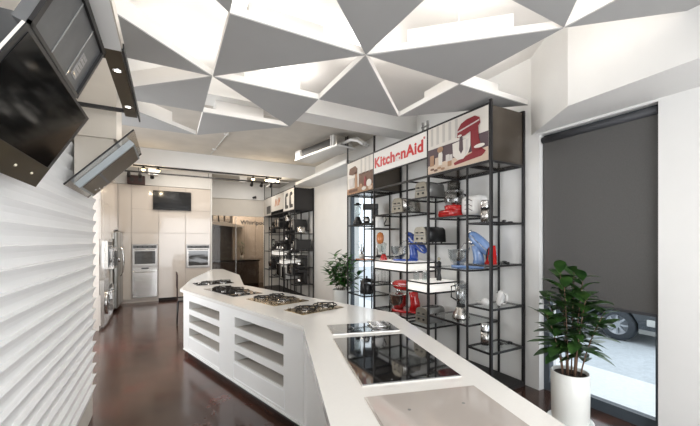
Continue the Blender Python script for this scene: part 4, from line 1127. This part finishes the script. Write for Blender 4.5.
MB().prism([(1.32, 2.16), (2.42, 2.05), (2.42, 2.12), (1.75, 2.26), (1.32, 2.26)], 12.5, 13.04, XZ).build('canopy', mat('pale_steel', (0.5, 0.49, 0.47), 0.5, metal=0.3, noise=0.05), t, loc)
for x in (1.40, 1.60, 1.80): MB().box(x, 12.70, 2.26, x + 0.15, 13.04, 3.0).build('chimney', STEEL, t, loc)
t = thing('base_cabinet', 'dark gloss base cabinets with black worktop in the far kitchen', 'cabinet', (2.0, 12.6, 0))
loc = (2.0, 12.6, 0)
MB().box(1.10, 12.30, 0.06, 2.90, 12.80, 0.86).build('carcass', BROWNC, t, loc)
for k in range(3): MB().box(1.11 + k * 0.6, 12.28, 0.08, 1.10 + (k + 1) * 0.6 - 0.01, 12.299, 0.85).build('door', BROWNC, t, loc)
MB().box(1.10, 12.36, 0, 2.90, 12.80, 0.06).build('plinth', BLACKBOARD, t, loc)
tag(MB().box(1.09, 12.25, 0.861, 2.92, 12.84, 0.905).build('worktop', BLKG), 'black worktop of the far demonstration kitchen', 'worktop')
stems = [(0.01 * math.cos(a), 0.01 * math.sin(a), 0.13 * math.cos(a), 0.13 * math.sin(a), 0.50 + 0.06 * (a % 2)) for a in (0, 1.2, 2.5, 3.8, 5)]
plant((2.33, 12.48, 0.905), 'small leafy plant on the black worktop of the far kitchen',
      [(0, 0), (0.05, 0), (0.065, 0.16), (0.06, 0.16), (0.05, 0.13), (0, 0.13)], None, 0.14, stems, LEAF2, 0.13, 0.04, 14, None, per=7)

# security camera on far wall
t = thing('security_camera', 'small dark camera on the far white wall beside the far shelving', 'camera', (2.62, 11.60, 3.05))
MB().box(-0.03, -0.01, -0.03, 0.03, 0.02, 0.03).build('wall_plate', GRY, t)
MB().tube([(0, 0, 0), (-0.03, -0.07, -0.02)], 0.012, None, 8).build('arm', GRY, t)
MB().cyl(0.035, -0.06, 0.06, T((-0.06, -0.10, 0.0)) @ R(1.2, 'Y'), 12).build('camera_body', BLKP, t)

# chair by the island end
t = thing('dining_chair', 'thin dark chair with curved back tucked at the far end of the island', 'chair', (0.33, 7.22, 0))
MB().box(-0.17, -0.19, 0.44, 0.10, 0.19, 0.465, r=0.01, seg=2).build('seat', BLKP, t)
m = MB()
for y0 in (-0.18, 0.16): m.box(-0.185, y0, 0.46, -0.165, y0 + 0.02, 0.95)
m.box(-0.195, -0.19, 0.70, -0.17, 0.19, 0.98, r=0.008, seg=2)
m.build('backrest', mat('dark_brown_wood', (0.05, 0.022, 0.016), 0.4, noise=0.3), t)
for x in (-0.16, 0.07):
    for y in (-0.16, 0.16): MB().tube([(x, y, 0.445), (x * 1.12, y * 1.1, 0.0)], [0.014, 0.010], None, 8).build('leg', BLKP, t)

# ================================================================== CEILING SERVICES
def track(y, z, x0, x1, label):
    t = thing('lighting_track', label, 'lighting track', ((x0 + x1) / 2, y, z), 0, 'lighting tracks')
    MB().box(x0, y - 0.018, z, x1, y + 0.018, z + 0.03).build('rail', BLK, t, ((x0 + x1) / 2, y, z))
    return t


track(8.40, 3.168, -0.65, 2.55, 'black lighting track along the near side of the far beam')
for k, x in enumerate((-0.46, -0.19, 1.84, 2.17, 2.46)):
    t = thing('track_spotlight', 'lit warm spotlight, %s on the near track' % ('leftmost', 'second from left', 'third from left', 'second from right', 'rightmost')[k], 'spotlight', (x, 8.40, 3.168), 0, 'lit spotlights on the near track')
    MB().cyl(0.012, -0.015, 0.0, None, 8).build('stem', BLK, t)
    MB().lathe([(0, -0.01), (0.03, -0.012), (0.048, -0.055), (0.045, -0.055), (0, -0.03)], None, 16).build('shade', BLK, t)
    MB().ell((0, 0, -0.06), 0.042, 0.042, 0.034).build('bulb', BULB, t)
    l = bpy.data.lights.new('spot_lamp', 'POINT'); l.energy = 3.5; l.color = (1, 0.8, 0.55); l.shadow_soft_size = 0.04
    o = bpy.data.objects.new('spot_lamp', l); C.objects.link(o); o.parent = t; o.location = (0, -0.03, -0.14)
tr = track(9.2, 3.17, -0.90, 2.75, 'black lighting track behind the far beam')
for x in (-0.6, 0.9, 2.4): MB().cyl(0.006, 0.03, 0.39, T((x - 0.925, 0, 0)), 6).build('hanger_rod', BLK, tr)
for k, x in enumerate((-0.79, -0.57, -0.33, 1.98, 2.24, 2.5)):
    t = thing('track_spotlight', 'unlit black spotlight, %s on the rear track' % ('leftmost', 'second from left', 'third from left', 'third from right', 'second from right', 'rightmost')[k], 'spotlight', (x, 9.2, 3.17), 0, 'black spotlights on the rear track')
    MB().cyl(0.012, -0.02, 0.0, None, 8).build('stem', BLK, t)
    M = T((0, 0, -0.06)) @ R(0.9, 'X')
    MB().cyl(0.045, -0.05, 0.06, M, 14, 0.03).build('housing', BLK, t)
    MB().cyl(0.036, -0.052, -0.050, M, 14).build('lens', GRY, t)
t = thing('ceiling_lamp', 'round white ceiling lamp on the concrete near the brown valance', 'ceiling lamp', (-0.25, 6.15, Z_SLAB))
MB().lathe([(0, 0), (0.15, 0), (0.15, -0.045), (0.11, -0.06), (0, -0.06)], None, 28).build('housing', WHT, t)
MB().cyl(0.08, -0.064, -0.06, None, 24).build('diffuser', PGL, t)
t = thing('conduit', 'thin white pipe running along the concrete ceiling', 'pipe', (0.95, 6.2, 3.54))
MB().tube([(0.10, -1.3, 0), (-0.10, 2.0, 0)], 0.012, None, 8).build('pipe_run', WHT, t)
for y in (-0.9, 0.3, 1.5): MB().box(-0.03 - y * 0.06, y, -0.015, 0.05 - y * 0.06, y + 0.02, 0.018).build('clip', WHT, t)
# fan coil
t = thing('air_conditioner', 'ducted white air conditioning unit hanging above the white soffit', 'air conditioner', (2.68, 6.14, 3.28), math.radians(10.6))
MB().box(-0.18, -0.75, 0.0, 0.25, 0.75, 0.03).build('drain_tray', WHT, t)
MB().box(-0.14, -0.70, 0.031, 0.22, 0.70, 0.22).build('casing', STEEL, t)
MB().box(-0.16, 0.55, 0.03, -0.142, 0.75, 0.20).build('end_cap', WHT, t)
MB().box(-0.15, -0.52, 0.06, -0.141, 0.5, 0.19).build('air_intake', BLKP, t)
for y in (-0.62, -0.56): MB().box(-0.17, y, 0.03, -0.142, y + 0.025, 0.23).build('flange', WHT, t)
for k in range(3):
    MB().tube([(0.0 + 0.08 * k, -0.70, 0.08 + 0.04 * k), (0.05 + 0.08 * k, -0.86, 0.12 + 0.03 * k), (0.1 + 0.06 * k, -1.0, 0.08), (0.14 + 0.06 * k, -1.1, 0.0)], 0.028, None, 10).build('duct_hose', WHT, t)
for y in (-0.5, 0.5): MB().cyl(0.008, 0.22, 0.28, T((0.03, y, 0)), 6).build('hanger_rod', BLK, t)
t = thing('air_conditioner', 'second air conditioning unit above the far shelving', 'air conditioner', (2.75, 9.6, 3.20))
MB().box(-0.15, -0.5, 0.0, 0.25, 0.5, 0.03).build('drain_tray', WHT, t)
MB().box(-0.12, -0.45, 0.031, 0.22, 0.45, 0.2).build('casing', STEEL, t)
for y in (-0.4, 0.4): MB().cyl(0.008, 0.2, 0.355, T((0.03, y, 0)), 6).build('hanger_rod', BLK, t)
# clips of sprinkler over sign
t = thing('ceiling_bracket', 'pair of small grey brackets above the red mixer poster', 'bracket', (2.92, 3.30, 3.005))
for y in (0, 0.09): MB().box(0.0, y, 0.0, 0.02, y + 0.03, 0.12).build('clip', GRY, t)
MB().box(0.0, -0.01, 0.05, 0.015, 0.13, 0.065).build('cross_bar', GRY, t)

# ================================================================== WINDOW BLIND AND STREET
t = thing('roller_blind', 'dark grey roller blind pulled down over the shop window', 'blind', (3.50, 1.68, 0.96))
loc = (3.50, 1.68, 0.96)
MB().box(3.498, 1.205, 0.985, 3.502, 2.155, 2.62).build('blind_cloth', BLIND, t, loc)
MB().cyl(0.035, 1.20, 2.16, T((3.50, 0, 2.645)) @ R(-PI / 2, 'X'), 20).build('roller', BLINDR, t, loc)
MB().box(3.492, 1.205, 0.96, 3.508, 2.155, 0.985).build('bottom_bar', BLINDR, t, loc)
t = thing('car', 'dark car parked on the street outside, front wheel visible under the blind', 'car', (7.7, 3.3, -0.36))
prof = [(-0.85, 0.25), (-0.90, 0.55), (-0.75, 0.80), (0.2, 0.95), (0.75, 1.38), (2.3, 1.42), (3.1, 1.0), (3.35, 0.9), (3.4, 0.3), (3.1, 0.22)]
arch = lambda cy: [(cy + 0.36 * math.cos(a), 0.30 + 0.36 * math.sin(a)) for a in [math.radians(q) for q in (-12, 15, 45, 75, 105, 135, 165, 192)]]
full = prof + arch(2.65) + arch(0.0)
YZX = Matrix(((0, 0, 1, 0), (1, 0, 0, 0), (0, 1, 0, 0), (0, 0, 0, 1)))
MB().prism(full, 0.02, 1.72, YZX).build('body', CARP, t)
MB().prism([(0.35, 0.98), (0.82, 1.32), (2.2, 1.36), (2.7, 1.0)], 0.012, 0.02, YZX).build('side_window', BLKG, t)
MB().box(-0.01, -0.60, 0.38, 0.02, -0.48, 0.50, r=0.01, seg=1).build('side_lamp', mat('lamp_lens', (0.6, 0.6, 0.58), 0.2, noise=0.1), t)
MB().box(0.0, -0.86, 0.22, 0.03, -0.36, 0.30).build('sill_trim', GRY, t)
for cy in (0.0, 2.65):
    for cx in (0.10, 1.62):
        M = T((cx, cy, 0.305)) @ R(PI / 2, 'Y')
        wv = MB().lathe([(0.19, -0.08), (0.28, -0.085), (0.305, -0.05), (0.305, 0.05), (0.28, 0.085), (0.19, 0.08)], M, 32).build('wheel', RUBBER, t)
        rm = MB().lathe([(0.195, -0.07), (0.185, -0.075), (0.175, -0.04), (0.07, -0.03)], M, 32)
        rm.cyl(0.06, -0.07, -0.03, M, 16)
        for k in range(8):
            a = k * PI / 4
            rm.box(0.04, -0.018, -0.065, 0.18, 0.018, -0.045, M @ R(a))
        rm.build('rim', ALLOY, wv)
